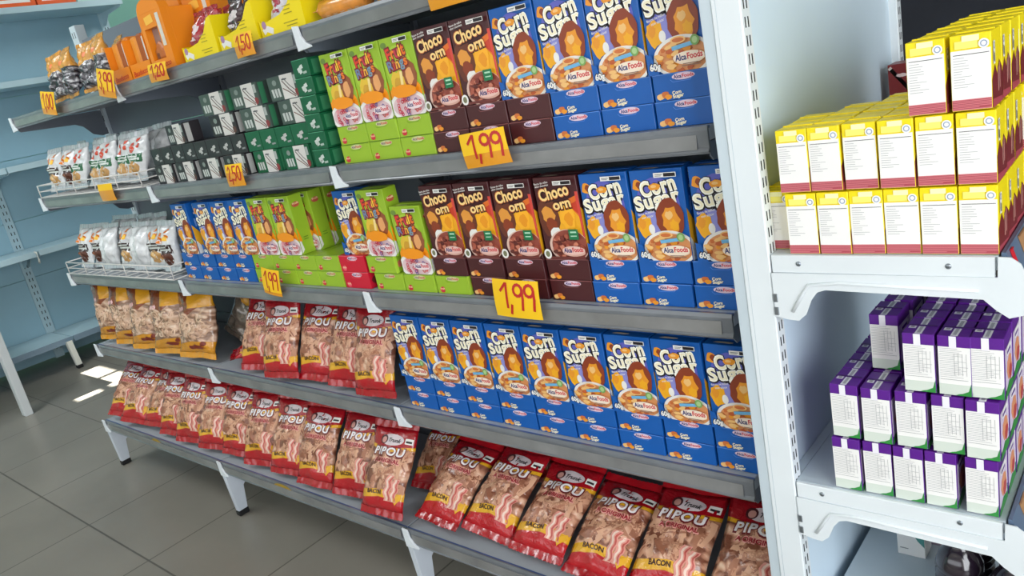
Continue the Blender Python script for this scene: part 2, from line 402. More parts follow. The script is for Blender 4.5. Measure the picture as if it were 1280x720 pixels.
# shelf D, right bay
xD = [-.965 + .1105 * i for i in range(9)]
row('r', 'D', ['corn'] * 9, xD, .018, zD, False, 'bottom layer, fourth shelf')
row('r', 'D', ['corn'] * 9, [x + .001 for x in xD], .019, zD + LT, False, 'upper layer, fourth shelf')
row('r', 'D', ['corn'] * 9, [x + jit(.0015) for x in xD], .02, zD + 2 * LT, True, 'fourth shelf')

# ------------------------------------------------------------------ gondola shelving
PAINT = mat('pale_shelf_paint', (196, 208, 216), .38, vary=.04, scale=3)
WHITEP = mat('white_post_paint', (226, 232, 236), .35, vary=.03, scale=4)
PANEL = mat('back_panel_paint', (112, 120, 132), .5, vary=.06, scale=3)
RAIL = mat('grey_price_rail', (112, 116, 122), .3, coat=.3, vary=.1, scale=12)
RAIL2 = mat('clear_rail_lip', (126, 126, 126), .22, coat=.5, vary=.12, scale=9)
BLUEE = mat('blue_shelf_edge', (70, 92, 140), .35)
SHELF = mat('grey_shelf_top', (165, 170, 178), .42, vary=.05, scale=4)
BLACK = mat('black_rubber', (18, 18, 20), .6)
SLOT = mat('slot_shadow_metal', (22, 24, 30), .8)
STEEL = mat('screw_steel', (150, 158, 166), .3, .9)
PLAST = mat('white_plastic_cap', (225, 230, 236), .35)
gond = empty('gondola_shelving', (-1.5, .18, 0))
tag(gond, 'long grey gondola shelving holding cereal boxes and snack bags, five shelf levels', 'shelving')
def gp(mb, name, par=None):
    o = mb.build(name, par or gond); 
    if par is None: o.location = (1.5, -.18, 0)
    return o
YB = .355
for i, x in enumerate((-3, -2, -1)):
    mb = MB(); mb.box((x - .028, YB - .012, .02), (x + .028, YB + .03, 1.86), PAINT if i == 0 else PANEL, .002)
    for k in range(32): 
        for dx in (-.011, .011): mb.box((x + dx - .0022, YB - .0126, .26 + k * .05), (x + dx + .0022, YB - .0119, .285 + k * .05), SLOT)
    gp(mb, 'upright')
for i in range(3):
    mb = MB()
    for k in range(4): mb.box((-3 + i + .028, YB, .2 + k * .4), (-2 + i - .028 if i < 2 else .03, YB + .012, .2 + k * .4 + .397), PANEL, .001)
    gp(mb, 'back_panel')
def bracket_yz(x, z, yf, yb, m):
    mb = MB(); pts = [(yf + .004, z - .006), (yb, z - .006), (yb, z - .11), (yb - .025, z - .112), (yb - .06, z - .1), (yb - .09, z - .062), (yb - .12, z - .048), (yf + .012, z - .038), (yf + .003, z - .028)]
    mb.prism(pts, 'x', x - .0012, x + .0012, m); return mb
for nm, z, yf in (('A', zA, 0), ('B', zB, 0), ('C', zC, 0), ('D', zD, 0), ('E', zE, -.078)):
    for i in range(3):
        xa, xb = -3 + i + .002, -2 + i - .002
        if i == 2: xb = -.004
        mb = MB(); mb.box((xa, yf + .002, z - .024), (xb, YB - .014, z), SHELF, .0015)
        mb.box((xa, yf + .0015, z - .004), (xb, yf + .006, z + .0006), BLUEE)
        sh = gp(mb, 'shelf')
        mb = MB(); mb.prism([(yf - .002, z + .001), (yf + .0015, z + .001), (yf + .0015, z - .04), (yf - .006, z - .044), (yf - .008, z - .04), (yf - .004, z - .034), (yf - .004, z - .006)], 'x', xa, xb, RAIL)
        mb.prism([(yf - .0062, z - .036), (yf - .0045, z - .012), (yf - .0055, z - .012), (yf - .0075, z - .036)], 'x', xa + .02, xb - .02, RAIL2)
        mb.build('price_rail', sh)
        mb = MB()
        q = [(xa - .008, z + .004), (xa + .013, z + .002), (xa + .017, z - .02), (xa + .028, z - .036), (xa + .046, z - .046), (xa + .046, z - .05), (xa - .006, z - .053)]
        mb.prism(q, 'y', yf - .012, yf - .0065, PLAST, .0008); mb.build('rail_end', sh)
        for xx in (xa + .004, xb - .004):
            if nm != 'E': 
                o = bracket_yz(xx, z - .02, yf, YB - .012, PANEL if not (i == 0 and xx < -2.9) else mat('bracket_grey', (110, 116, 126), .45)).build('bracket', sh)
LEGP = mat('white_leg_paint', (205, 212, 222), .4, vary=.05)
for x in (-2.996, -1.996, -.996, -.03):
    mb = MB(); mb.prism([(-.072, zE - .03), (.1, zE - .03), (.1, zE - .045), (.03, zE - .06), (-.005, zE - .10), (-.03, zE - .12), (-.042, .02), (-.078, .02), (-.086, zE - .035)], 'x', x - .011, x + .011, LEGP, .0015)
    mb.prism([(YB - .02, zE - .03), (YB + .02, zE - .03), (YB + .02, .02), (YB - .02, .02)], 'x', x - .011, x + .011, LEGP, .0015)
    mb.prism([(.1, zE - .03), (YB - .02, zE - .03), (YB - .02, zE - .05), (.1, zE - .045)], 'x', x - .008, x + .008, LEGP)
    lg = gp(mb, 'leg'); mb = MB(); mb.box((x - .013, -.08, 0), (x + .013, -.04, .022), BLACK, .003); mb.build('foot', lg); mb = MB(); mb.box((x - .013, YB - .02, 0), (x + .013, YB + .02, .022), BLACK, .003); mb.build('foot', lg)

# ------------------------------------------------------------------ end-cap shelving (faces +x)
cap = empty('endcap_shelving', (.25, .34, 0))
tag(cap, 'white end shelving with slotted post, holding yellow and purple drink cartons', 'shelving')
def cp(mb, name, par=None):
    o = mb.build(name, par or cap)
    if par is None: o.location = (-.25, -.34, 0)
    return o
for y0, nm in ((-.057, 'near'), (.702, 'far')):
    mb = MB(); mb.box((.053, y0, .0), (.0985, y0 + .03, 2.0), WHITEP, .002); mb.box((.034, y0 + .002, .0), (.053, y0 + .03, 2.0), PAINT, .001)  # bluish left strip paints in the shadow on the post's side
    for k in range(72):
        z = .1 + k * .026
        for dy in (.008, .018): mb.box((.0984, y0 + dy, z), (.0989, y0 + dy + .003, z + .015), SLOT)
    mb.box((.0605, y0 - .0003, .0), (.0613, y0, 2.0), PAINT)
    cp(mb, 'post')
mb = MB()
PANW = mat('pale_blue_back_panel', (212, 230, 244), .4, vary=.02, scale=3)
mb.box((.07, -.027, .02), (.082, .702, 2.0), PANW, .0006)
cp(mb, 'back_panel')
mb = MB(); mb.box((.036, -.027, .02), (.05, .702, 2.0), PAINT, .001); cp(mb, 'rear_panel')
CAPRAIL = mat('blue_grey_rail', (96, 116, 142), .35, coat=.2)
TAGB = [mat('tan_tag', (175, 130, 90), .5), mat('white_tag', (225, 225, 222), .5), mat('red_tag', (205, 30, 45), .5)]
XS = .402
for z in (1.009, .608):
    mb = MB(); mb.box((.0985, -.05, z - .02), (XS, .7, z), PAINT, .001); mb.box((.083, -.026, z - .02), (.0986, .7, z), PAINT); mb.box((.101, -.0565, z - .028), (XS - .003, -.05, z), WHITEP, .0012)
    sh = cp(mb, 'shelf')
    for yy in (-.0585, .7105):
        mb = MB(); mb.prism([(.1, z - .028), (.402, z - .027), (.403, z + .001), (.417, z + .0005), (.428, z - .008), (.436, z - .03), (.438, z - .058), (.43, z - .078), (.414, z - .083), (.399, z - .072), (.385, z - .058), (.18, z - .053), (.168, z - .057), (.158, z - .07), (.148, z - .094), (.136, z - .105), (.12, z - .104), (.1, z - .1)], 'y', yy, yy + .0025, WHITEP)
        mb.tube([(.128, yy - .0005, z - .09), (.146, yy - .0005, z - .06), (.156, yy - .0005, z - .046), (.2, yy - .0005, z - .041), (.38, yy - .0005, z - .046)], .0028, WHITEP)
        for dz in (-.068, -.09): mb.box((.0985, yy - .001, z + dz - .008), (.106, yy + .003, z + dz + .006), STEEL, .001)
        mb.build('bracket', sh)
    mb = MB(); mb.prism([(XS + .003, z + .004), (XS + .008, z + .004), (XS + .02, z - .036), (XS + .014, z - .04), (XS + .003, z - .036)], 'y', -.048, .7, CAPRAIL)
    mb.build('price_rail', sh)
    mb = MB()
    for x in (.143, .345): 
        bm = bmesh.new(); bmesh.ops.create_uvsphere(bm, u_segments=10, v_segments=6, radius=.0042); bm.transform(Matrix.Translation((x, -.0565, z - .013)) @ Matrix.Diagonal((1, .5, 1, 1))); mb.bm(bm, STEEL, True)
    mb.build('screw', sh)
mb = MB(); mb.box((.1, -.05, .02), (.47, .7, .3), PAINT, .002); cp(mb, 'base_deck')
def cap_tag(y, z, m, lab, w=.05):
    mb = MB(); mb.prism([(XS + .0095, z + .001), (XS + .0105, z + .001), (XS + .0222, z - .037), (XS + .0212, z - .037)], 'y', y, y + w, m)
    mb.box((XS + .0095, y, z + .0005), (XS + .012, y + w, z + .002), m)
    o = mb.build('shelf_tag'); tag(o, lab, 'shelf tag', 'tags on the end shelving rails')
cap_tag(.03, 1.009, TAGB[0], 'tan tag on the upper rail of the end shelving, below yellow cartons', .045)
cap_tag(.0, .608, TAGB[0], 'tan tag on the lower rail of the end shelving', .035)
cap_tag(.037, .608, TAGB[1], 'white tag beside the tan tag on the lower rail', .03)
cap_tag(-.03, 1.009, TAGB[2], 'red tag at the near end of the upper rail', .014)

# ------------------------------------------------------------------ drink cartons
YEL = ink(246, 222, 12); YEL2 = ink(250, 240, 120); MAR = ink(176, 72, 84); MARD = ink(120, 40, 44); PUR = ink(92, 28, 140); PURD = ink(60, 18, 96); CW_ = ink(244, 242, 240); GREY = ink(150, 150, 152); LG = ink(176, 176, 178); GRN = ink(50, 140, 62)
def carton(kind):
    W, D, H = (.0445, .062, .0925) if kind == 'y' else (.042, .060, .0915)
    mb = MB(); R = random.Random(3)
    mb.box((0, 0, 0), (W, D, H), YEL if kind == 'y' else PUR, .0008)
    h = H / W; A = Art(h)
    if kind == 'y':
        A.add(rect(.015, .2, .985, h * .80), CW_); A.add(rect(.015, 0.02, .985, .32), ink(214, 128, 136)); A.add([rect(.02, .05 + .044 * i, .98, .076 + .044 * i) for i in range(6)], MAR)
        A.add([(.62, .05), (.98, .05), (.98, .12), (.7, .1)], MAR)
        A.add(rect(.12, h * .82, .68, h * .92), YEL2); A.add(rect(.3, h * .91, .72, h * .985), ink(252, 248, 190)); A.add(ell(.83, h * .86, .13, .13), CW_); A.add(ring(.83, h * .86, .09, .03), ink(150, 165, 190))
        A.add(rect(.08, h * .74, .95, h * .747), DARK); A.add([rect(.08, h * (.7 - .035 * i), .08 + R.uniform(.2, .5), h * (.706 - .035 * i)) for i in range(12)], LG)
    else:
        A.add(rect(.015, .02, .985, h * .82), CW_); A.add(rect(.015, .02, .985, .42), ink(214, 222, 212)); A.add([(.5, .02), (.985, .02), (.985, .5), (.9, .2), (.72, .1), (.6, .07)], GRN)
        A.add(rect(.36, h * .8, .58, h), ink(240, 236, 244)); A.add([rect(.06, h * (.79 - .03 * i), .06 + R.uniform(.45, .85), h * (.796 - .03 * i)) for i in range(17)], LG)
        A.add([rect(.5 + .12 * i, h * .35, .512 + .12 * i, h * .72) for i in range(4)], LG); A.add([rect(.06, h * .27, .9, h * .276)], GREY)
    A.put(mb, face_front(0, 0, 0, W))
    hs = H / D; S = Art(hs)
    if kind == 'y':
        S.add([(0, 0), (1, 0), (1, hs * .46), (.72, hs * .58), (.5, hs * .4), (.3, hs * .55), (0, hs * .38)], MARD); S.add([(0, 0), (1, 0), (1, .1), (0, .18)], MAR)
        S.add([rect(.55, .25, .62, .75), rect(.7, .3, .76, .8)], ink(210, 150, 140)); S.add(rect(.12, hs * .56, .3, hs * .86), CW_); S.add(ring(.21, hs * .8, .07, .025), ink(120, 120, 140))
        S.add([rect(.15, hs * .6, .19, hs * .72), rect(.22, hs * .58, .26, hs * .7)], ink(90, 80, 40))
    else:
        S.add(rect(.05, .2, .95, hs * .8), ink(216, 200, 226)); S.add(blob(.55, hs * .42, .34, .3, 7), ink(225, 150, 110)); S.add(blob(.7, hs * .3, .2, .2, 8), ink(190, 70, 70)); S.add([(0, 0), (1, 0), (1, .16), (.5, .3), (0, .12)], GRN)
        S.add(blob(.5, hs * .72, .36, .12, 9), CW_); S.add([rect(.25, hs * .68, .7, hs * .73)], PUR)
    S.put(mb, face_right(W, 0, 0, D))
    Tp = Art(D / W)
    if kind == 'y': Tp.add(rect(.1, .12, .9, .16), ink(205, 185, 20)); Tp.add(rect(.2, .7, .8, .95), ink(250, 236, 90))
    else: Tp.add(rect(.4, 0.01, .62, D / W - .02), ink(228, 226, 232)); Tp.add(rect(.46, .1, .56, D / W - .1), ink(170, 170, 178)); Tp.add(rect(.1, .45, .34, .72), ink(225, 222, 230)); Tp.add(rect(.16, .52, .28, .65), GREY)
    Tp.put(mb, face_top(0, 0, H, W))
    # folded top seam
    mb.box((.001, D * .47, H), (W - .001, D * .53, H + .0016), YEL if kind == 'y' else PURD, .0003)
    return mb.build('drink_carton')
CY, CP_ = carton('y'), carton('p')
def ordc(i, n): return 'nearest' if i == 0 else ORD[i] + ' from front'
yz = 1.0095
def ctn(proto, x, y, z, layer, file, nf, r, colour, shelf, extra=0):
    lab = '%s drink carton, %s layer, %s column from left, %s' % (colour, layer, ORD[file], 'front row' if r == 0 else ORD[r] + ' row back')
    inst(proto, (x + jit(.0008), y + jit(.002), z), (0, 0, jit(.02)), lab, 'drink carton', colour + ' cartons on the end shelving')
# bottom layer of seven, packed from the rail back to the panel
YBX = [.3575 - i * .0456 for i in range(7)][::-1]
P1 = .066
for f, x in enumerate(YBX):
    for r in range(6): ctn(CY, x, (-.047 if f else -.024) + r * P1, yz, 'bottom', f, 7, r, 'yellow', 'upper')
z2 = yz + .0925 + .0022
MX = [.124, .170, .217, .264, .3105, .358]
for f, (x, n) in enumerate(zip(MX, (2, 3, 4, 5, 6, 6))):
    for r in range(n): ctn(CY, x, -.046 + r * P1, z2, 'middle', f, 6, r, 'yellow', 'upper')
z3 = z2 + .0925 + .0022
for f, (x, n) in enumerate(((.306, 6), (.3555, 6))):
    for r in range(n): ctn(CY, x, -.047 + r * P1, z3, 'top', f, 2, r, 'yellow', 'upper')
pz = .6085
for f, x in enumerate((.163, .209, .254, .298, .352)):
    for r in range(4): ctn(CP_, x, -.045 + r * .065, pz, 'bottom', f, 5, r, 'purple', 'lower')
pz2 = pz + .0915 + .0022
for f, x in enumerate((.167, .214, .262, .311, .3555)):
    for r in range(4): ctn(CP_, x, -.044 + r * .065, pz2, 'middle', f, 5, r, 'purple', 'lower')
pz3 = pz2 + .0915 + .0022
for f, (x, r0) in enumerate(((.212, 1), (.2765, 0), (.3225, 0), (.362, 0))):
    for r in range(r0, 4): ctn(CP_, x if f else x + (.004 if r > 1 else 0), -.04 + r * .065, pz3, 'top', f, 4, r, 'purple', 'lower')
# dark red carton at the far end of the upper shelf
mb = MB(); mb.box((0, 0, 0), (.075, .06, .195), ink(120, 34, 38), .001)
A = Art(2.6); A.add(stroke([(.06, 2.5), (.75, 1.6)], .1), ink(205, 190, 185)); A.add(blob(.35, 2.3, .14, .05, 3), ink(215, 190, 190)); A.add(blob(.75, 2.05, .12, .06, 4), ink(190, 120, 120)); A.put(mb, face_front(0, 0, 0, .075))
o = mb.build('carton_box'); o.location = (.101, .6, yz); tag(o, 'dark red box with pale diagonal stripe behind the yellow cartons', 'box')
# bottles and a small box on the base deck
BOT = mat('dark_bottle_plastic', (34, 24, 36), .12, coat=.6, spec=.6); CAPM = mat('black_bottle_cap', (24, 22, 26), .35)
def bottle():
    mb = MB(); pr_ = [(.03, 0), (.036, .006)]
    for k in range(7): z = .014 + k * .014; pr_ += [(.037, z), (.037, z + .005), (.0335, z + .008), (.0335, z + .0105)]
    pr_ += [(.037, .114), (.036, .125), (.03, .14), (.02, .153), (.0135, .16), (.0135, .166)]
    mb.lathe(pr_, BOT); b = mb.build('bottle')
    mb = MB(); mb.lathe([(.0155, .163), (.016, .165), (.016, .178), (.0145, .18)], CAPM, 20); mb.build('cap', b)
    mb = MB(); mb.lathe([(.0165, .158), (.0175, .1595), (.0165, .161)], BOT, 20); mb.build('neck_ring', b)
    return b
bt = bottle()
for x, y, t in ((.31, .08, 'nearest dark ribbed bottle under the purple cartons, left one'), (.395, .05, 'dark ribbed bottle under the lower shelf bracket, right one'), (.31, .165, 'dark ribbed bottle behind the left bottle on the base deck'), (.395, .14, 'dark ribbed bottle behind the right bottle on the base deck')):
    inst(bt, (x, y, .3005), (0, 0, jit(3)), t, 'bottle', 'dark bottles on the base deck')
mb = MB(); mb.box((0, 0, 0), (.05, .045, .075), CW_, .001)
A = Art(1.5); A.add([(.5, 1.2), (.98, 1.2), (.98, .5), (.75, .75)], ink(80, 150, 145)); A.add([rect(.1, .3, .4, .34)], GREY); A.put(mb, face_front(0, 0, 0, .05))
o = mb.build('carton_box'); o.location = (.17, .22, .3005); tag(o, 'small white box with teal print beside the dark bottles', 'box')
mb = MB(); mb.box((0, 0, 0), (.05, .04, .125), ink(150, 135, 150), .002); A = Art(2.5); A.add([(.2, 2.5), (.7, 2.5), (.5, 1.8)], ink(190, 60, 90)); A.put(mb, face_front(0, 0, 0, .05))
o = mb.build('carton_box'); o.location = (.19, .27, .3005); tag(o, 'mauve box with pink print standing behind the small white box', 'box')

# ------------------------------------------------------------------ snack bags
def ramp_zone(nt, src, pos, w=.004):
    n = nt.nodes.new('ShaderNodeMapRange'); n.inputs['From Min'].default_value = pos - w; n.inputs['From Max'].default_value = pos + w
    nt.links.new(src, n.inputs['Value']); return n.outputs['Result']
def mixc(nt, fac, a, b):
    n = nt.nodes.new('ShaderNodeMix'); n.data_type = 'RGBA'
    nt.links.new(fac, n.inputs['Factor'])
    for s, v in (('A', a), ('B', b)):
        i = [q for q in n.inputs if q.name == s and q.type == 'RGBA'][0]
        if isinstance(v, tuple): i.default_value = v
        else: nt.links.new(v, i)
    return [q for q in n.outputs if q.type == 'RGBA'][0]
def math_(nt, op, a, b=None):
    n = nt.nodes.new('ShaderNodeMath'); n.operation = op
    for i, v in enumerate((a, b)):
        if v is None: continue
        if isinstance(v, (int, float)): n.inputs[i].default_value = v
        else: nt.links.new(v, n.inputs[i])
    return n.outputs[0]
def snack_mat(name, c_dark, c_mid, c_lite, zones, scale=1.0, rough=.22, coat=.6):
    """zones: list of (v0, slope in u, colour, above?) painted over a crisp pattern"""
    m = bpy.data.materials.new(name); m.use_nodes = True; nt = m.node_tree; b = nt.nodes['Principled BSDF']
    uvn = nt.nodes.new('ShaderNodeUVMap'); sep = nt.nodes.new('ShaderNodeSeparateXYZ'); nt.links.new(uvn.outputs[0], sep.inputs[0])
    u, v = sep.outputs[0], sep.outputs[1]
    mp = nt.nodes.new('ShaderNodeMapping'); mp.inputs['Scale'].default_value = (1, 1.65, 1); nt.links.new(uvn.outputs[0], mp.inputs['Vector'])
    oi = nt.nodes.new('ShaderNodeObjectInfo'); va = nt.nodes.new('ShaderNodeVectorMath'); va.operation = 'ADD'
    cx = nt.nodes.new('ShaderNodeCombineXYZ'); nt.links.new(math_(nt, 'MULTIPLY', oi.outputs['Random'], 37.0), cx.inputs[0]); nt.links.new(oi.outputs['Random'], cx.inputs[2])
    nt.links.new(mp.outputs[0], va.inputs[0]); nt.links.new(cx.outputs[0], va.inputs[1])
    nz = nt.nodes.new('ShaderNodeTexNoise'); nz.inputs['Scale'].default_value = 4.2 * scale; nz.inputs['Detail'].default_value = 2; nt.links.new(va.outputs[0], nz.inputs['Vector'])
    vo = nt.nodes.new('ShaderNodeTexVoronoi'); vo.feature = 'SMOOTH_F1'; vo.inputs['Scale'].default_value = 6.5 * scale; vo.inputs['Smoothness'].default_value = .35
    mx = nt.nodes.new('ShaderNodeVectorMath'); mx.operation = 'MULTIPLY_ADD'; nt.links.new(nz.outputs['Color'], mx.inputs[0]); mx.inputs[1].default_value = (.35, .35, .0); nt.links.new(va.outputs[0], mx.inputs[2]); nt.links.new(mx.outputs[0], vo.inputs['Vector'])
    wv = nt.nodes.new('ShaderNodeTexWave'); wv.wave_type = 'RINGS'; wv.inputs['Scale'].default_value = 1.6 * scale; wv.inputs['Distortion'].default_value = 9; wv.inputs['Detail'].default_value = 2; nt.links.new(va.outputs[0], wv.inputs['Vector'])
    h = math_(nt, 'ADD', math_(nt, 'MULTIPLY', vo.outputs['Distance'], -1.1), math_(nt, 'ADD', .75, math_(nt, 'MULTIPLY', wv.outputs['Fac'], .35)))
    r = nt.nodes.new('ShaderNodeValToRGB'); e = r.color_ramp.elements; e[0].position = .2; e[0].color = lin(c_dark); e[1].position = .9; e[1].color = lin(c_lite); k = e.new(.5); k.color = lin(c_mid)
    nt.links.new(h, r.inputs['Fac']); col = r.outputs['Color']
    film = None
    for v0, slope, curve, rgb, above in zones:
        vv = math_(nt, 'SUBTRACT', v, math_(nt, 'MULTIPLY', math_(nt, 'ABSOLUTE', math_(nt, 'SUBTRACT', u, .5)), slope))
        vv = math_(nt, 'SUBTRACT', vv, math_(nt, 'MULTIPLY', math_(nt, 'SUBTRACT', u, .5), curve))
        f = ramp_zone(nt, vv, v0)
        if not above: f = math_(nt, 'SUBTRACT', 1.0, f)
        col = mixc(nt, f, col, lin(rgb)); film = f if film is None else math_(nt, 'MAXIMUM', film, f)
    nt.links.new(col, b.inputs['Base Color']); b.inputs['Roughness'].default_value = rough; b.inputs['Coat Weight'].default_value = coat; b.inputs['Coat Roughness'].default_value = .12
    bp = nt.nodes.new('ShaderNodeBump'); bp.inputs['Strength'].default_value = .55; bp.inputs['Distance'].default_value = .004
    n2 = nt.nodes.new('ShaderNodeTexNoise'); n2.inputs['Scale'].default_value = 9; n2.inputs['Detail'].default_value = 3; n2.inputs['Distortion'].default_value = 1.5; nt.links.new(va.outputs[0], n2.inputs['Vector'])
    nt.links.new(math_(nt, 'ADD', math_(nt, 'MULTIPLY', h, math_(nt, 'SUBTRACT', 1.0, film)) if film is not None else h, n2.outputs['Fac']), bp.inputs['Height'])
    nt.links.new(bp.outputs['Normal'], b.inputs['Normal']); nt.links.new(bp.outputs['Normal'], b.inputs['Coat Normal'])
    MATS[name] = m
    return m
class Bag:
    def __init__(s, W, H, D, seed, film, sealm, lump=.004, belly=.42, twist=0.0, sag=.0, sv=.07):
        s.W, s.H, s.D, s.seed, s.lump, s.belly, s.twist, s.sag, s.sv = W, H, D, seed, lump, belly, twist, sag, sv
        nu, nv = 14, 22; mb = MB(); vs = []; uvs = []; fs = []
        vv = [sv + (1 - 2 * sv) * j / nv for j in range(nv + 1)]
        for v in vv:
            for side in (-1, 1):
                for i in range(nu + (1 if side == -1 else -1)):
                    u = i / nu if side == -1 else 1 - (i + 1) / nu
                    vs.append(s.P(u, v, side)); uvs.append((u, v) if side == -1 else (u, v))
        n = 2 * nu
        for j in range(nv):
            for k in range(n): fs.append([j * n + k, j * n + (k + 1) % n, (j + 1) * n + (k + 1) % n, (j + 1) * n + k])
        fs.append(list(range(n))[::-1]); fs.append([nv * n + k for k in range(n)])
        mb.mesh(vs, fs, film, True, uvs); s.mb = mb; s.sealm = sealm
    def P(s, u, v, side=-1, e=0.0):
        x = 2 * u - 1; t = min(1, max(0, (v - s.sv) / (1 - 2 * s.sv)))
        prof = (max(0, math.sin(PI * t ** (.5 / max(.2, 1 - s.belly)) if t > 0 else 0)) ** .55) if 0 < t < 1 else 0
        lens = max(0, 1 - abs(x) ** 2.6) ** .62
        d = s.D / 2 * prof * lens
        nz = noise.noise(Vector((u * 3.1 + s.seed * 7.3, v * 5.0, side * 2.0 + s.seed)))
        n2 = noise.noise(Vector((u * 7.5 + s.seed * 3.1, v * 11.0, side * 3.0 + s.seed * 2)))
        d = d + (nz * 1.3 + n2 * .8) * s.lump * min(1, lens * 1.5) * (.35 + prof)
        d = max(d, .0009)
        X = s.W / 2 * x * (1 - .07 * prof * (1 - abs(2 * t - 1) * .3)) + s.W * .02 * noise.noise(Vector((v * 4, s.seed, x)))
        bend = .004 * math.sin(PI * 2.3 * v + s.seed) + .005 * noise.noise(Vector((u * 2.2, v * 2.5, s.seed * 5))) * (1 - prof)
        Y = side * (d + e) + bend
        Z = s.H * v + s.W * .03 * noise.noise(Vector((u * 2.5, s.seed * 3, v * 2))) * abs(2 * v - 1)
        a = s.twist * (v - .5); return (X * math.cos(a) - Y * math.sin(a), X * math.sin(a) + Y * math.cos(a), Z)
    def decal(s, polys, m, layer):
        if polys and isinstance(polys[0], tuple): polys = [polys]
        bm = bmesh.new()
        for p in polys:
            p = clip(p, .01, s.sv, .99, 1 - s.sv)
            if len(p) > 2:
                try: bm.faces.new([bm.verts.new((x, y, 0)) for x, y in (p if area2(p) > 0 else p[::-1])])
                except Exception: pass
        for i in range(1, 28):
            bmesh.ops.bisect_plane(bm, geom=bm.verts[:] + bm.edges[:] + bm.faces[:], plane_co=(i / 28, 0, 0), plane_no=(1, 0, 0))
        for i in range(1, 44):
            y = s.sv + (1 - 2 * s.sv) * i / 44
            if bm.verts and min(v.co.y for v in bm.verts) < y < max(v.co.y for v in bm.verts):
                bmesh.ops.bisect_plane(bm, geom=bm.verts[:] + bm.edges[:] + bm.faces[:], plane_co=(0, y, 0), plane_no=(0, 1, 0))
        for v in bm.verts: v.co = Vector(s.P(v.co.x, v.co.y, -1, .0006 + layer * .0003))
        s.mb.bm(bm, m, True)
    def finish(s, name, zig=True):
        b = s.mb.build(name); out = []
        for nm, v0, v1 in (('bottom_seal', s.sv, 0.0), ('top_seal', 1 - s.sv, 1.0)):
            mb = MB(); n = 28; A = []; vs = []; fs = []
            for side in (-1, 1):
                for i in range(n + 1):
                    u = i / n; p0 = Vector(s.P(u, v0, side)); p1 = Vector(s.P(u, v1, side))
                    vm = p0.lerp(p1, .5) + Vector((0, .0015 * math.sin(i * 1.3 + s.seed), 0)); zz = (.0016 if i % 2 else -.0005) * (1 if v1 > .5 else -1)
                    p1 = p1 + Vector((0, .004 * noise.noise(Vector((u * 3, s.seed, v1))), zz if zig else 0))
                    vs += [p0[:], vm[:], p1[:]]
            for sd in (0, 1):
                o0 = sd * 3 * (n + 1)
                for i in range(n):
                    for k in range(2):
                        q = [o0 + i * 3 + k, o0 + (i + 1) * 3 + k, o0 + (i + 1) * 3 + k + 1, o0 + i * 3 + k + 1]
                        fs.append(q if (sd == 0) == (v1 > v0) else q[::-1])
            mb.mesh(vs, fs, s.sealm, True); mb.build(nm, b)
        return b
REDF = (160, 10, 26); YELF = (226, 168, 36)
PIP = snack_mat('red_pork_crisp_film', (128, 76, 56), (202, 146, 118), (238, 200, 172),
                [(.665, .10, .0, YELF, True), (.70, .10, .0, REDF, True), (.285, -.05, .03, YELF, False), (.205, -.06, .03, (182, 12, 27), False)])
REDM = mat('red_film', (168, 11, 26), .22, coat=.6, bump=.6, scale=40)
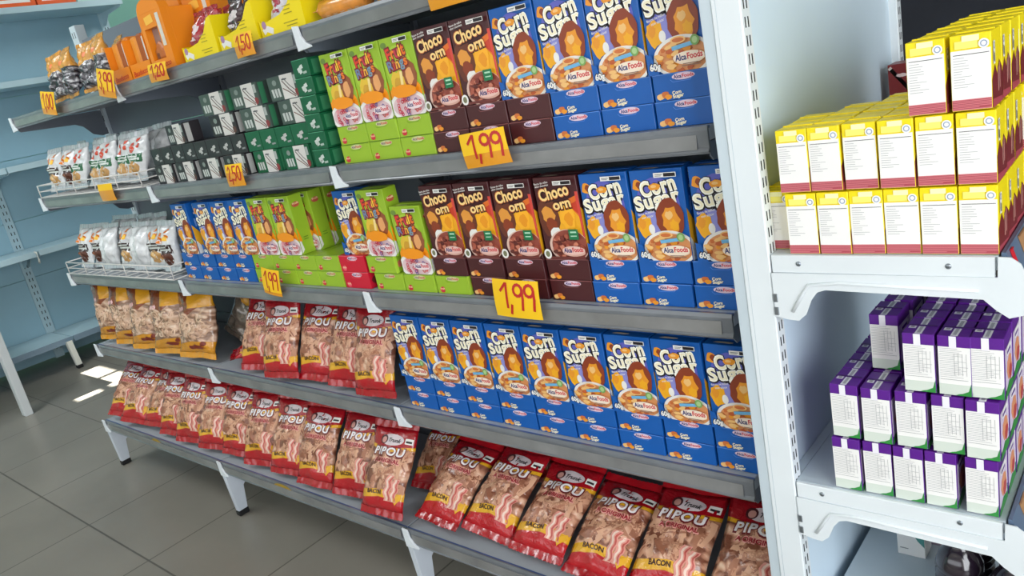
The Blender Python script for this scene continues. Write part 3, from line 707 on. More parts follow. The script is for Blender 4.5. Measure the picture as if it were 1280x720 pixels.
def pipou(seed):
    b = Bag(.168, .262, .054, seed, PIP, REDM, .005, .45, twist=.12 * math.sin(seed * 2.3))
    R = random.Random(seed * 5); cols = [ink(198, 144, 114), ink(186, 132, 104), ink(170, 114, 88), ink(212, 162, 132), ink(152, 98, 74)]
    for k in range(22):
        cx, cy, a, L_, w_ = R.uniform(.06, .94), R.uniform(.28, .66), R.uniform(0, PI), R.uniform(.1, .19), R.uniform(.045, .075)
        bend = R.uniform(-.05, .05); ca, sa = math.cos(a), math.sin(a); up = []; dn = []
        for q in range(7):
            t_ = -1 + q / 3; px_, py_ = L_ * t_, bend * (1 - t_ * t_); ww = w_ * (.75 + .25 * math.cos(t_ * 1.4))
            up.append((cx + px_ * ca - (py_ + ww) * sa, cy + (px_ * sa + (py_ + ww) * ca) * .62)); dn.append((cx + px_ * ca - (py_ - ww) * sa, cy + (px_ * sa + (py_ - ww) * ca) * .62))
        c_ = R.choice(cols); qs = [[dn[q], dn[q + 1], up[q + 1], up[q]] for q in range(6)]
        b.decal([clip(p, 0, .26, 1, .668 + .05) for p in qs], c_, -1.4 + k * .012)
        if k % 2: b.decal([clip([(p[3][0] * .6 + p[0][0] * .4, p[3][1] * .6 + p[0][1] * .4), (p[2][0] * .6 + p[1][0] * .4, p[2][1] * .6 + p[1][1] * .4), (p[2][0] * .85 + p[1][0] * .15, p[2][1] * .85 + p[1][1] * .15), (p[3][0] * .85 + p[0][0] * .15, p[3][1] * .85 + p[0][1] * .15)], 0, .26, 1, .69) for p in qs], ink(160, 102, 78), -1.38 + k * .012)
    lw = ink(214, 200, 205); dk = ink(70, 20, 28)
    b.decal([(x * 1 + .0, y) for x, y in ell(.52, .80, .26, .062)] , lw, 0); b.decal(ell(.34, .80, .085, .05, 14), dk, 1); b.decal(ell(.345, .795, .055, .034, 12), ink(205, 150, 140), 2)
    p, tw = text2d('Trunk', .03, .35); b.decal(T(p, .45, .78, .28 / tw, .042, -.02), DARK, 1)
    b.decal(rect(.81, .77, .96, .83), WH, 0); b.decal(rect(.83, .785, .94, .805), DARK, 1)
    p, tw = text2d('PIPOU', .075, .1, 1.12); b.decal(T(p, .145, .625, .72 / tw, .10, .0), ink(110, 14, 26), 1)
    p, tw = text2d('PIPOU', .035, .1, 1.16); b.decal(T(p, .165, .636, .68 / tw, .083, .0), ink(232, 226, 228), 2)
    p, tw = text2d('A ORIGINAL', .08, .0); b.decal(T(p, .2, .553, .62 / tw, .052, .0), ink(226, 160, 150), 1)
    p, tw = text2d('A ORIGINAL', .035, .0); b.decal(T(p, .215, .559, .59 / tw, .04, .0), ink(150, 20, 36), 2)
    p, tw = text2d('BACON', .03, .0); b.decal(T(p, .24, .225, .34 / tw, .042, .02), ink(60, 26, 20), 1)
    # plain wavy rashers where the pack carries its picture
    def rasher(x0, y0, x1, y1, w, k):
        c = [(x0 + (x1 - x0) * i / 9 + .018 * math.sin(i * 1.5 + k), y0 + (y1 - y0) * i / 9) for i in range(10)]
        return [[(c[i][0] - w, c[i][1]), (c[i][0] + w, c[i][1]), (c[i + 1][0] + w, c[i + 1][1]), (c[i + 1][0] - w, c[i + 1][1])] for i in range(9)]
    for k, (a_, c_) in enumerate(((.68, .72), (.8, .84))):
        b.decal(rasher(a_, .17, c_, .44 - .03 * k, .062, k), ink(222, 150, 136), 2); b.decal(rasher(a_ - .015, .175, c_ - .015, .435 - .03 * k, .016, k), ink(236, 206, 190), 3); b.decal(rasher(a_ + .032, .18, c_ + .032, .43 - .03 * k, .012, k), ink(190, 84, 76), 3)
    b.decal([(.8, .2), (.96, .27), (.96, .21), (.86, .14)], ink(*YELF), 2)
    return b.finish('snack_bag')
PB = [pipou(s) for s in (1, 2, 3)]
def pose(o_proto, px, py, pz, lean, roll=0.0, yaw=0.0, label='', cat='snack bag', group=None, scale=1.0):
    # lean back (+y) about the bottom edge
    M = Matrix.Rotation(yaw, 3, 'Z') @ Matrix.Rotation(-math.radians(lean), 3, 'X') @ Matrix.Rotation(roll, 3, 'Y')
    return inst(o_proto, (px, py, pz), M.to_euler(), label, cat, group, scale)
EB = [(-2.872, -.06, 44, .1, .3), (-2.72, -.068, 43, .06, .22), (-2.555, -.045, 40, .04, .2), (-2.405, -.055, 32, .0, .2), (-2.245, -.06, 28, 0, .16), (-2.08, -.055, 30, 0, .2), (-1.922, -.05, 27, .03, .2), (-1.756, -.055, 28, 0, .18), (-1.60, -.055, 30, 0, .14),
      (-1.437, -.068, 32, .02, .14), (-1.258, -.055, 32, -.0, .12), (-1.085, -.09, 34, .02, .1), (-.9, -.058, 60, .06, .02), (-.73, -.045, 56, .05, .0), (-.562, -.055, 60, .03, .0), (-.394, -.065, 63, .02, .0), (-.222, -.05, 57, -.0, .03), (-.05, -.035, 53, 0, .03)]
for i, (x, y, ln, rl, yw) in enumerate(EB):
    pose(PB[i % 3], x, y, zE + .014 + .012 * math.sin(math.radians(ln)) + abs(rl) * .09, ln, rl, yw, 'red snack bag, %s along the front of the bottom shelf' % (ORD[i] + ' from left' if i < 17 else 'rightmost'), group='red snack bags on the bottom shelf')
for x, y, z, ln, yw, rl, t in ((-1.05, .068, .247, 47, .1, .0, 'dull red snack bag half hidden behind the twelfth front bag, bottom shelf'), (-.90, .215, .247, 24, .1, .0, 'red snack bag in shade behind the front row, bottom shelf'), (-.745, .225, .247, 24, .2, .0, 'red snack bag at the back of the bottom shelf, right one')):
    pose(PB[1], x, y, z, ln, rl, yw, t, group='red snack bags on the bottom shelf', scale=.72 if y > .1 else .85)
DB = [(-1.71, .02, 27, -.0, .2), (-1.55, .0, 22, -.02, .14), (-1.39, .022, 27, .03, .2), (-1.235, .02, 26, .02, .12), (-1.087, -.0, 20, -.02, .06)]
for i, (x, y, ln, rl, yw) in enumerate(DB):
    pose(PB[(i + 1) % 3], x, y, zD + .017, ln, rl, yw, 'red snack bag, %s standing on the fourth shelf beside the blue boxes' % which(i + 1, 5), group='red snack bags on the fourth shelf')
pose(PB[0], -1.93, .05, zD + .036, 84, .1, -.5, 'red snack bag lying flat on the fourth shelf between yellow and red bags', group='red snack bags on the fourth shelf', scale=.85)

YEF = snack_mat('yellow_ring_crisp_film', (140, 104, 82), (206, 166, 140), (236, 210, 188),
                [(.60, .42, .10, (128, 60, 28), True), (.69, .8, -.75, (224, 158, 30), True), (.23, -.05, .05, (216, 146, 26), False)], 1.1)
YELM = mat('yellow_film', (214, 144, 26), .22, coat=.6, bump=.6, scale=40)
def yel(seed):
    b = Bag(.228, .265, .075, seed, YEF, YELM, .006, .45)
    R = random.Random(seed); cols = [ink(212, 176, 148), ink(200, 160, 132), ink(186, 144, 116), ink(222, 190, 164)]
    for k in range(30):
        cx, cy, r_, ws_ = R.uniform(.1, .9), R.uniform(.29, .58), R.uniform(.07, .115), R.uniform(.025, .04); sq = R.uniform(.5, .8); n_ = 14; a0 = R.uniform(0, 6); sp = R.choice([2 * PI, 2 * PI, 4.4])
        q_ = [[(cx + (r_ - w2) * math.cos(a0 + sp * t_ / n_), cy + (r_ - w2) * sq * math.sin(a0 + sp * t_ / n_)) for w2, t_ in ((ws_, j), (0, j), (0, j + 1), (ws_, j + 1))] for j in range(n_)]
        b.decal([clip(p, 0, .25, 1, .62) for p in q_], R.choice(cols), -1.4 + k * .014)
    for k in range(4): b.decal(blob(.12 + .07 * k, .665 + .006 * k, .03, .03, seed + k, 9, .25), ink(235, 190, 190), 1)
    b.decal(blob(.62, .15, .2, .03, seed + 4, 14, .35), ink(120, 40, 24), 1); b.decal(blob(.8, .2, .06, .03, seed + 9, 10, .3), ink(120, 40, 24), 1)
    return b.finish('snack_bag')
YB_ = [yel(s) for s in (11, 12)]
for i, (x, y, ln, yw, rl) in enumerate(((-2.885, .045, 8, .22, -.0), (-2.70, .03, 11, .2, -.0), (-2.505, .022, 13, .2, 0), (-2.31, .02, 14, .2, 0), (-2.118, .022, 17, .14, -.0))):
    pose(YB_[i % 2], x, y, zD + .017, ln, rl, yw, 'yellow bag of ring crisps, %s at the left end of the fourth shelf' % which(i + 1, 5), group='yellow crisp bags on the fourth shelf', scale=(.86 if i < 2 else .93, 1, 1))
SILV = mat('silver_film', (112, 102, 92), .2, .35, coat=.6, vary=.35, scale=22, bump=.9)
bs = Bag(.165, .25, .06, 31, SILV, SILV, .007); bs.decal(blob(.6, .8, .3, .1, 3), ink(196, 140, 40), 0); bs = bs.finish('snack_bag')
pose(bs, -2.02, .13, zD + .062, 20, .5, .2, 'crumpled grey bag turned to its back, slumped beside the last yellow bag', scale=.8)

# ------------------------------------------------------------------ white snack pouches in wire trays
WF = mat('white_film', (224, 226, 228), .25, coat=.5, bump=.7, scale=30, vary=.12); WCL = mat('silver_white_seal', (190, 194, 200), .22, .15, coat=.5, bump=.8, scale=45)
def so_bag(seed, style):
    b = Bag(.113, .172, .046, seed, WF, WCL, .0085, .5, sv=.09, twist=.12 * math.sin(seed * 1.9))
    if style != 'blank':
        p, tw = text2d('SÓ', .07); h = .19
        b.decal(T(p, .2, .58, .6 / tw, h * .95, .06), ink(206, 70, 40) if style == 'green' else ink(222, 122, 24), 1)
        if style != 'green': b.decal(ell(.62, .66, .09, .05), ink(250, 196, 60), 2)
        b.decal(rect(.12, .36, .88, .54), ink(20, 96, 56) if style == 'green' else ink(52, 36, 34), 0)
        b.decal([rect(.22, .42, .78, .455), rect(.22, .475, .66, .505)], ink(200, 206, 200), 1)
        b.decal(blob(.5, .26, .33, .13, seed, 14, .15), ink(196, 150, 90) if style != 'choc' else ink(88, 44, 26), 0); b.decal(blob(.46, .3, .1, .05, seed + 1, 10), ink(226, 186, 128) if style != 'choc' else ink(140, 80, 46), 1)
    return b.finish('snack_pouch')
SG, SG2, SO_, SC_, SBK = so_bag(41, 'green'), so_bag(42, 'green'), so_bag(43, 'oat'), so_bag(44, 'choc'), so_bag(45, 'blank')
gB = 'white pouches in the tray on the second shelf'; gC = 'white pouches in the tray on the third shelf'
BB = [(-2.898, 19, SO_, 'leftmost white pouch with orange letters'), (-2.782, 19, SC_, 'second white pouch from left, brown picture'), (-2.66, 23, SG, 'third white pouch from left, green panel'), (-2.52, 25, SG2, 'fourth white pouch from left, green panel'), (-2.392, 21, SG, 'fifth white pouch from left, green panel'), (-2.275, 25, SG2, 'sixth white pouch from left, green panel'), (-2.15, 23, SG, 'seventh white pouch from left, green panel')]
for i, (x, ln, pr_, t) in enumerate(BB): pose(pr_, x, .038 + .01 * (i % 2), zB + .0165, ln - 4, jit(.04), .12 + jit(.05), t + ', in the second shelf tray', 'snack pouch', gB)
for i in range(6): pose(SBK, -2.87 + i * .145, .135 + jit(.008), zB + .018, 15 + jit(3), jit(.06), jit(.12), 'plain silvery pouch in the rear row of the second shelf tray, %s' % which(i + 1, 6), 'snack pouch', gB, 1.04)
for i, x in enumerate((-2.0, -1.9)): pose(SBK, x, .15, zB + .128, 14, jit(.1), jit(.2), 'plain silvery pouch lying behind the dark boxes, %s of the pair' % ('left' if i == 0 else 'right'), 'snack pouch', gB, .8) if False else None
CC = [(-2.895, 22, SC_, 'leftmost white pouch, brown picture'), (-2.775, 21, SC_, 'second white pouch from left, round brown picture'), (-2.65, 21, SBK, 'plain white pouch third from left'), (-2.51, 22, SO_, 'white pouch with dark panel, middle of the row'), (-2.365, 19, SBK, 'plain white pouch right of the middle one'), (-2.25, 20, SO_, 'second white pouch from right, dark panel'), (-2.125, 14, SC_, 'rightmost white pouch, brown picture')]
for i, (x, ln, pr_, t) in enumerate(CC): pose(pr_, x, .038 + .012 * (i % 2), zC + .0165, ln - 4, jit(.04), .12 + jit(.05), t + ', in the third shelf tray', 'snack pouch', gC, 1.04)
for i in range(6): pose(SBK, -2.84 + i * .145, .135 + jit(.008), zC + .018, 15 + jit(3), jit(.06), jit(.12), 'plain silvery pouch in the rear row of the third shelf tray, %s' % which(i + 1, 6), 'snack pouch', gC, 1.08)
WIRE = mat('white_wire', (214, 212, 208), .35)
def tray(z):
    t = empty('wire_tray', (-2.48, .12, z)); x0, x1, y0, y1 = -2.965, -2.03, -.012, .27
    def w(nm, paths, r=.0022):
        mb = MB()
        for p in paths: mb.tube([(a + 2.48, b - .12, c - z) for a, b, c in p], r, WIRE, 6)
        mb.build(nm, t)
    w('top_rim', [[(x0, y0, z + .052), (x1, y0, z + .052), (x1, y1, z + .052), (x0, y1, z + .052), (x0, y0, z + .052)]], .0026)
    w('middle_wire', [[(x0, y0, z + .028), (x1, y0, z + .028), (x1, y1, z + .028), (x0, y1, z + .028), (x0, y0, z + .028)]])
    w('bottom_rim', [[(x0, y0, z + .004), (x1, y0, z + .004), (x1, y1, z + .004), (x0, y1, z + .004), (x0, y0, z + .004)]], .0026)
    w('front_uprights', [[(x0 + (x1 - x0) * k / 5, y0, z + .004), (x0 + (x1 - x0) * k / 5, y0, z + .052)] for k in range(6)])
    w('floor_wires', [[(x0 + (x1 - x0) * k / 12, y0, z + .004), (x0 + (x1 - x0) * k / 12, y1, z + .004), (x0 + (x1 - x0) * k / 12, y1, z + .052)] for k in range(13)], .0018)
    return t
tag(tray(zB + .0005), 'white wire tray of green-panelled pouches on the second shelf', 'tray', 'wire trays'); tag(tray(zC + .0005), 'white wire tray of pouches on the third shelf', 'tray', 'wire trays')

# ------------------------------------------------------------------ small cartons, shelf B middle bay
BG = ink(44, 40, 44); DG = ink(16, 92, 58); PG = ink(70, 84, 78)
def small(kind, face):
    W, H, D = (.118, .06, .055) if face == 'wide' else ((.054, .052, .11) if face == 'end' else (.066, .0425, .11))
    c = {'black': BG, 'green': DG, 'grey': PG}[kind]
    mb = MB(); mb.box((0, 0, 0), (W, D, H), c, .0007); A = Art(H / W); h = H / W
    if face == 'wide':
        A.add(rect(.02, .02, .98, h - .02), c); A.add([(.44, .0), (.86, .0), (.86, h), (.44, h)], ink(216, 212, 208))
        A.add(stroke([(.5, h * .75), (.66, h * .4), (.84, h * .1)], .025), ink(90, 60, 60)); A.add(stroke([(.48, h * .45), (.62, h * .3), (.82, h * .05)], .022), ink(120, 70, 66)); A.add(stroke([(.56, h * .85), (.72, h * .5), (.85, h * .3)], .018), ink(70, 60, 62))
        A.add(blob(.9, h * .2, .07, .08, 3, 10, .2), ink(140, 50, 52) if kind != 'black' else ink(96, 60, 52)); A.add(rect(.5, h * .78, .66, h * .84), ink(90, 90, 92))
        A.add([rect(.1 + .1 * i, .07, .17 + .1 * i, .25, .1) for i in range(3)], ink(196, 200, 196)); A.add(ell(.24, h * .74, .07, .06), ink(130, 140, 134)); A.add([rect(.88, h * .55, .97, h * .9)], ink(170, 175, 172))
    elif face == 'end':
        A.add([rect(.3, .36, .5, .5, .3), rect(.48, .46, .7, .62, .3), rect(.42, .28, .6, .42, .3)], ink(190, 188, 186)); A.add(rect(.66, .2, .9, .28, .1), ink(150, 150, 150)); A.add([rect(0, h - .02, 1, h)], ink(84, 80, 84) if kind == 'black' else ink(50, 130, 90))
    else:
        A.add([rect(.3, .2, .48, .36, .3), rect(.45, .3, .64, .44, .3), rect(.38, .14, .56, .26, .3)], ink(205, 212, 206)); A.add(rect(.6, .12, .82, .2, .1), ink(176, 190, 180)); A.add([rect(0, h - .02, 1, h)], ink(90, 170, 130))
    A.put(mb, face_front(0, 0, 0, W))
    S = Art(H / D); S.add(rect(.1, .04, .4, H / D - .05), ink(60, 130, 92) if kind != 'black' else ink(190, 190, 186)); S.put(mb, face_right(W, 0, 0, D))
    mb.box((.002, D * .5, H), (W - .002, D - .001, H + .0009), c)
    return mb.build('small_carton')
SMC = {(k, f): small(k, f) for k, f in (('black', 'wide'), ('green', 'wide'), ('grey', 'wide'), ('black', 'end'), ('green', 'end'), ('green', 'col'))}
gS = 'small cartons on the second shelf, middle bay'
x_ = [-1.972, -1.83, -1.68, -1.535]
for i, x in enumerate(x_): inst(SMC['black', 'wide'], (x, .02, zB + .001), (0, 0, jit(.01)), 'small black and white carton, %s in the bottom row, second shelf' % which(i + 1, 4), 'carton', gS)
for i, x in enumerate((-1.372, -1.232)): inst(SMC['green', 'wide'], (x, .02, zB + .001), (0, 0, jit(.01)), 'small green and white carton, %s of two in the bottom row' % ('left' if i == 0 else 'right'), 'carton', gS)
zr = zB + .0622
for i in range(8): inst(SMC['black', 'end'], (-1.968 + .0718 * i, .021, zr), (0, 0, jit(.01)), 'small black carton end-on, %s in the row above the bottom cartons' % which(i + 1, 8), 'carton', gS, (1.28, 1, 1))
for i in range(4): inst(SMC['green', 'end'], (-1.388 + .0735 * i, .021, zr), (0, 0, jit(.01)), 'small green carton end-on, %s of four in the second row' % which(i + 1, 4), 'carton', gS, (1.3, 1, 1))
for r in range(2):
    for i, x in enumerate((-1.565, -1.395, -1.208)):
        inst(SMC['black' if (r == 0 and i == 0) else 'grey', 'wide'], (x - .0 + (.0 if r == 0 else -.02), .03, zB + .1165 + r * .062), (0, 0, jit(.02)), 'small %s and white carton, %s in the %s row of the stack' % ('black' if (r == 0 and i == 0) else 'grey green', which(i + 1, 3), 'third' if r == 0 else 'top'), 'carton', gS, (1.12, 1, 1))
inst(SMC['black', 'wide'], (-1.84, .03, zB + .1165), (0, 0, -.1), 'small white and black carton standing alone on the black row', 'carton', gS, (1.15, 1, 1))
for i in range(6): inst(SMC['green', 'col'], (-1.092 + .002 * i, .015, zB + .001 + i * .0437), (0, 0, jit(.02)), 'small dark green carton in the single column, %s' % ('lowest' if i == 0 else 'topmost' if i == 5 else ORD[i] + ' from bottom'), 'carton', gS)

# ------------------------------------------------------------------ top shelf
OR = ink(240, 140, 24); ORL = ink(246, 176, 70)
CLR = mat('clear_orange_film', (216, 150, 60), .2, coat=.6, bump=.8, scale=40, vary=.2)
TBF = snack_mat('clear_choc_film', (24, 22, 34), (120, 116, 124), (226, 226, 228), [(.6, -.1, .1, (222, 158, 62), True)], 1.2)
def topbag(seed):
    b = Bag(.135, .165, .06, seed, TBF, CLR, .008, .35); b.decal(blob(.5, .72, .14, .06, seed, 12), ink(236, 120, 40), 0); return b.finish('snack_bag')
tb = [topbag(61), topbag(62)]
for i, (x, y, ln, yw) in enumerate(((-2.56, .05, 8, .1), (-2.44, .045, 6, -.1), (-2.30, .06, 10, .2), (-2.155, .045, 6, -.1))):
    pose(tb[i % 2], x, y, zA + .012, ln, jit(.1), yw, 'clear bag with orange top and dark sweets, %s on the top shelf' % which(i + 1, 4), group='clear sweet bags on the top shelf', scale=(.87, 1, 1))
for i, x in enumerate((-2.5, -2.27)): pose(tb[i], x, .15, zA + .012, 10, jit(.1), jit(.3), 'clear orange-topped bag in the second row of the top shelf, %s' % ('left' if i == 0 else 'right'), group='clear sweet bags on the top shelf')
def orange_carton(win):
    W, H, D = .13, .165 if win else .12, .1
    root = empty('display_carton'); mb = MB(); LIN = ink(150, 128, 124)
    if win:
        mb.box((0, .022, 0), (W, D, H), OR, .0006); mb.box((.018, .0214, .034), (W - .04, .0222, H * .74), LIN)
        for a, b in (((0, 0), (W, .034)), ((0, H * .74), (W, H)), ((0, .034), (.018, H * .74)), ((W - .04, .034), (W, H * .74))): mb.box((a[0], 0, a[1]), (b[0], .022, b[1]), OR)
        mb.prism([(0, H), (W, H), (W * .96, H + .016), (W * .86, H + .03), (W * .7, H + .037), (W * .3, H + .037), (W * .14, H + .03), (W * .04, H + .016)], 'y', .0, .03, OR, .0005)
    else:
        mb.box((0, D - .003, 0), (W, D, H), OR, .0005); mb.box((0, 0, 0), (W, D, .003), OR); mb.box((0, 0, 0), (W, .002, .045), OR)
        for x in (0, W - .002): mb.box((x, 0, 0), (x + .002, D, H), OR, .0004)
    A = Art(H / W); A.add(words('Bauducco', .08, .06, .76, .12, .05, .03, .25), ink(205, 60, 30)); A.add(rect(.0, .0, 1, .03), ink(226, 90, 50))
    if win: A.add(rect(.74, .5, .88, 1.2), ink(220, 214, 206)); A.add(rect(.25, 1.03, .6, 1.2, .1), ink(250, 190, 70))
    A.put(mb, face_front(0, 0, 0, W)); mb.build('tray_body', root)
    mb = MB()
    if win: mb.mesh(*loaf(.021, .004, .035, .066, .017, .05), ink(186, 100, 36), True); mb.mesh(*loaf(.03, .0035, .036, .03, .012, .03), ink(120, 56, 26), True)
    else:
        for k in range(3): mb.box((.006 + k * .04, .02, .004), (.042 + k * .04, .085, H + .005 + .004 * k), [ink(232, 150, 50), ink(170, 84, 26), ink(224, 130, 36)][k], .006)
        mb.box((.09, .015, H * .4), (.105, .02, H * .98), ink(220, 214, 206), .002)
    mb.build('wrapped_cakes', root); return root
def loaf(x, y, z, w, d, h):
    vs = []; fs = []; n = 10; m = 8
    for j in range(m + 1):
        t = j / m; prof = math.sin(PI * min(1, .5 + .5 * t)) ** .5 if t > .5 else 1
        for i in range(n):
            a = 2 * PI * i / n; r = 1 + .06 * noise.noise(Vector((math.cos(a) * 2, math.sin(a) * 2, t * 3)))
            vs.append((x + w / 2 + w / 2 * math.cos(a) * prof * r, y + d / 2 + d / 2 * math.sin(a) * prof * r, z + h * t))
    for j in range(m):
        for i in range(n): fs.append([j * n + i, j * n + (i + 1) % n, (j + 1) * n + (i + 1) % n, (j + 1) * n + i])
    fs.append(list(range(n))[::-1]); fs.append([m * n + i for i in range(n)]); return vs, fs
oc1, oc2 = orange_carton(False), orange_carton(True)
gO = 'orange cake cartons on the top shelf'
inst(oc1, (-2.06, .025, zA + .001), (0, 0, 0), 'low orange carton of wrapped cakes left of the taller orange boxes', 'display carton', gO)
inst(oc1, (-1.925, .025, zA + .001), (0, 0, .02), 'low orange carton of wrapped cakes beside the windowed orange box', 'display carton', gO)
inst(oc2, (-1.775, .022, zA + .001), (0, 0, 0), 'tall orange windowed cake box in front, next to yellow cartons', 'display carton', gO, (1.08, 1, 1))
inst(oc2, (-1.86, .13, zA + .001), (0, 0, 0), 'tall orange windowed cake box behind, left one of the rear pair', 'display carton', gO, 1.1)
inst(oc2, (-1.70, .13, zA + .001), (0, 0, .02), 'tall orange windowed cake box behind, right one of the rear pair', 'display carton', gO, 1.12)
def yellow_display():
    W, H, D = .185, .085, .15; root = empty('display_carton'); mb = MB(); Y = ink(244, 218, 8)
    mb.prism([(0, 0), (W, 0), (W, H * 1.15), (W * .9, H * 1.1), (W * .72, H * .72), (W * .5, H * .5), (W * .2, H * .42), (.006, H * .44), (0, H * .5)], 'y', 0, .002, Y)
    mb.box((0, 0, 0), (W, D, .002), Y); mb.box((0, D - .002, 0), (W, D, H), Y)
    for x in (0, W - .002): mb.box((x, .002, 0), (x + .002, D, H * (.5 if x == 0 else 1.15)), Y)
    A = Art(.6); A.add(rect(.05, .06, .17, .14, .5), WH); A.add(rect(.15, .04, .29, .12, -.4), WH); A.add(ell(.1, .16, .05, .05), ink(170, 130, 170)); A.add([rect(.6, .3 - .045 * i, .78 - .03 * (i % 2), .312 - .045 * i) for i in range(3)], ink(170, 150, 10)); A.add([rect(.55, .1, .86, .112), rect(.6, .06, .84, .072)], ink(170, 150, 10))
    A.put(mb, face_front(0, 0, 0, W)); mb.build('tray_body', root); return root
yd = yellow_display(); gY = 'yellow display cartons on the top shelf'
YX = (-1.575, -1.375, -1.175)
for x, t in zip(YX, ('yellow display carton of red packs', 'yellow display carton of dark brown packs', 'yellow display carton of white packs')): inst(yd, (x, .02, zA + .001), (0, 0, 0), t + ' on the top shelf', 'display carton', gY)
def pack(name, rgb, rgb2, W, H, D, seed):
    m = mat('film_' + name, rgb, .22, coat=.6, bump=.6, scale=35, vary=.15); b = Bag(W, H, D, seed, m, m, .005, .45)
    b.decal(blob(.5, .6, .3, .13, seed, 14), ink(*rgb2), 0); b.decal(rect(.25, .35, .7, .42), ink(*rgb2), 0); return b.finish('snack_pack')
pk = [pack('red', (170, 20, 40), (226, 210, 214), .078, .12, .03, 71), pack('dark', (58, 24, 32), (214, 206, 206), .078, .12, .03, 72), pack('white', (216, 214, 222), (170, 60, 80), .078, .12, .03, 73)]
for b, (x, nm) in enumerate(zip(YX, ('red', 'dark brown', 'white'))):
    k = 0
    for r in range(2):
        for c in range(2):
            pose(pk[b], x + .048 + c * .083 + r * .005, .045 + r * .055, zA + .009, 10 + jit(3), jit(.1), jit(.2), '%s snack pack in its yellow carton, %s %s' % (nm, 'front' if r == 0 else 'rear', 'left' if c == 0 else 'right'), 'snack pack', nm + ' packs in the yellow carton')
# flow-wrapped biscuit packs at the right of the top shelf
def biscuit(name, rgb, rgb2):
    m = mat('wrap_' + name, rgb, .25, coat=.5, bump=.3, scale=30, vary=.12); mb = MB(); L, r = .19, .024; n = 14; vs = []; fs = []
    prof = [(0, .05), (.006, .06), (.012, .06), (.016, .8), (.022, 1), (L - .022, 1), (L - .016, .8), (L - .012, .06), (L - .006, .06), (L, .05)]
    for x, k in prof:
        for i in range(n):
            a = 2 * PI * i / n; yy = math.cos(a) * r * (k if k > .1 else 1); zz = math.sin(a) * r * k; vs.append((x, yy, zz + r))
    for j in range(len(prof) - 1):
        for i in range(n): fs.append([j * n + i, (j + 1) * n + i, (j + 1) * n + (i + 1) % n, j * n + (i + 1) % n])
    mb.mesh(vs, fs, m, True); b = mb.build('biscuit_pack')
    mb = MB(); p = ink(*rgb2)
    for k in range(5):
        t0, t1 = PI * 1.22 - .0, PI * 1.45; x0 = .04 + k * .026; R2 = r + .0005
        mb.poly([(x0, math.cos(t0) * R2, math.sin(t0) * R2 + r), (x0 + .015, math.cos(t0) * R2, math.sin(t0) * R2 + r), (x0 + .018, math.cos(t1) * R2, math.sin(t1) * R2 + r), (x0 + .003, math.cos(t1) * R2, math.sin(t1) * R2 + r)][::-1], p)
    mb.build('printed_band', b); return b
bk = [biscuit('orange', (232, 150, 60), (250, 226, 180)), biscuit('yellow', (236, 196, 40), (190, 80, 30))]
gK = 'biscuit packs on the top shelf'
for lev, zz in enumerate((.0005, .0495)):
    for i, x in enumerate((-.965, -.765, -.565)): inst(bk[lev], (x + lev * .01, .05, zA + zz), (0, 0, jit(.04)), '%s biscuit pack in the %s layer, %s, right of the yellow cartons' % (('orange', 'yellow')[lev], ('bottom', 'upper')[lev], which(i + 1, 3)), 'biscuit pack', gK)

# ------------------------------------------------------------------ price tags
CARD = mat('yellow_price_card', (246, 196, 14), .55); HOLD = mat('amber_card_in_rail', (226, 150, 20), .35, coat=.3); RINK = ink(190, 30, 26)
GL = {'1': [[(.1, .7), (.35, 1), (.4, 1), (.38, 0)]], '7': [[(.05, .75), (.25, 1), (.45, .98), (.42, .5), (.38, 0)]], '9': [[(.26 + .19 * math.cos(a * .5), .76 + .24 * math.sin(a * .5)) for a in range(0, 13)] + [(.45, .76), (.46, .4), (.4, -.05)]],
      '0': [[(.26 + .18 * math.cos(a * .45), .5 + .5 * math.sin(a * .45)) for a in range(0, 15)]], '2': [[(.08, .75), (.25, 1), (.44, .75), (.1, .0), (.48, .02)]], '3': [[(.08, .9), (.3, 1), (.42, .75), (.2, .55), (.44, .3), (.3, 0), (.05, .1)]],
      '5': [[(.45, 1), (.12, 1), (.1, .55), (.35, .55), (.44, .25), (.25, 0), (.05, .08)]], '4': [[(.3, 1), (.05, .4), (.5, .4)], [(.38, .7), (.36, 0)]], ',': [[(.1, .1), (.02, -.25)]], '8': [[(.4, .9), (.1, .85), (.4, .3), (.25, 0), (.08, .2), (.42, .85)]]}
def price(txt, x, z, w, h, yf=-.004, tilt=-.05, roll=.0, label='', lip=.3, skew=0.0, blank=False):
    mb = MB(); n = 8
    def F(u, v, e): # curved card, bottom tucked in the rail
        yy = -.016 - .012 * (v / (h / w)) + .010 * (v / (h / w)) ** 2 - .004 * math.sin(PI * u)
        return (-w / 2 + u * w + skew * v * w, yy - e, v * w)
    hh = h / w
    for i in range(n):
        for j in range(n):
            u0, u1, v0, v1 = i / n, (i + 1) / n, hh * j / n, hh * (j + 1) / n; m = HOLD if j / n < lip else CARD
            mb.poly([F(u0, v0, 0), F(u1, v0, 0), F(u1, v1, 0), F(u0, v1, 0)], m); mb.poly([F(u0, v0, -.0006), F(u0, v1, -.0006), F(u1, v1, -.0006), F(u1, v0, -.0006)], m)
    # little tab reaching back into the rail
    mb.box((-w * .3, -.0165, .004), (w * .3, -.004, .006), HOLD)
    cx = .14; k = .62 * hh; cw = .78 / max(1, sum(.5 if c != ',' else .18 for c in txt))
    for c in txt:
        for st in GL[c]:
            for q in stroke([(cx + px * cw, hh * .27 + py * k) for px, py in st], .05):
                mb.poly([F(a, b, .0008) for a, b in q], RINK)
        cx += (.5 if c != ',' else .18) * cw
    o = mb.build('price_tag'); o.location = (x, yf, z); o.rotation_euler = (tilt, roll, 0); return tag(o, label, 'price tag', 'yellow price cards')
price('1,99', -.472, 1.178, .124, .07, -.004, -.12, -.05, 'large yellow price card in front of the brown boxes, second shelf', skew=-.12)
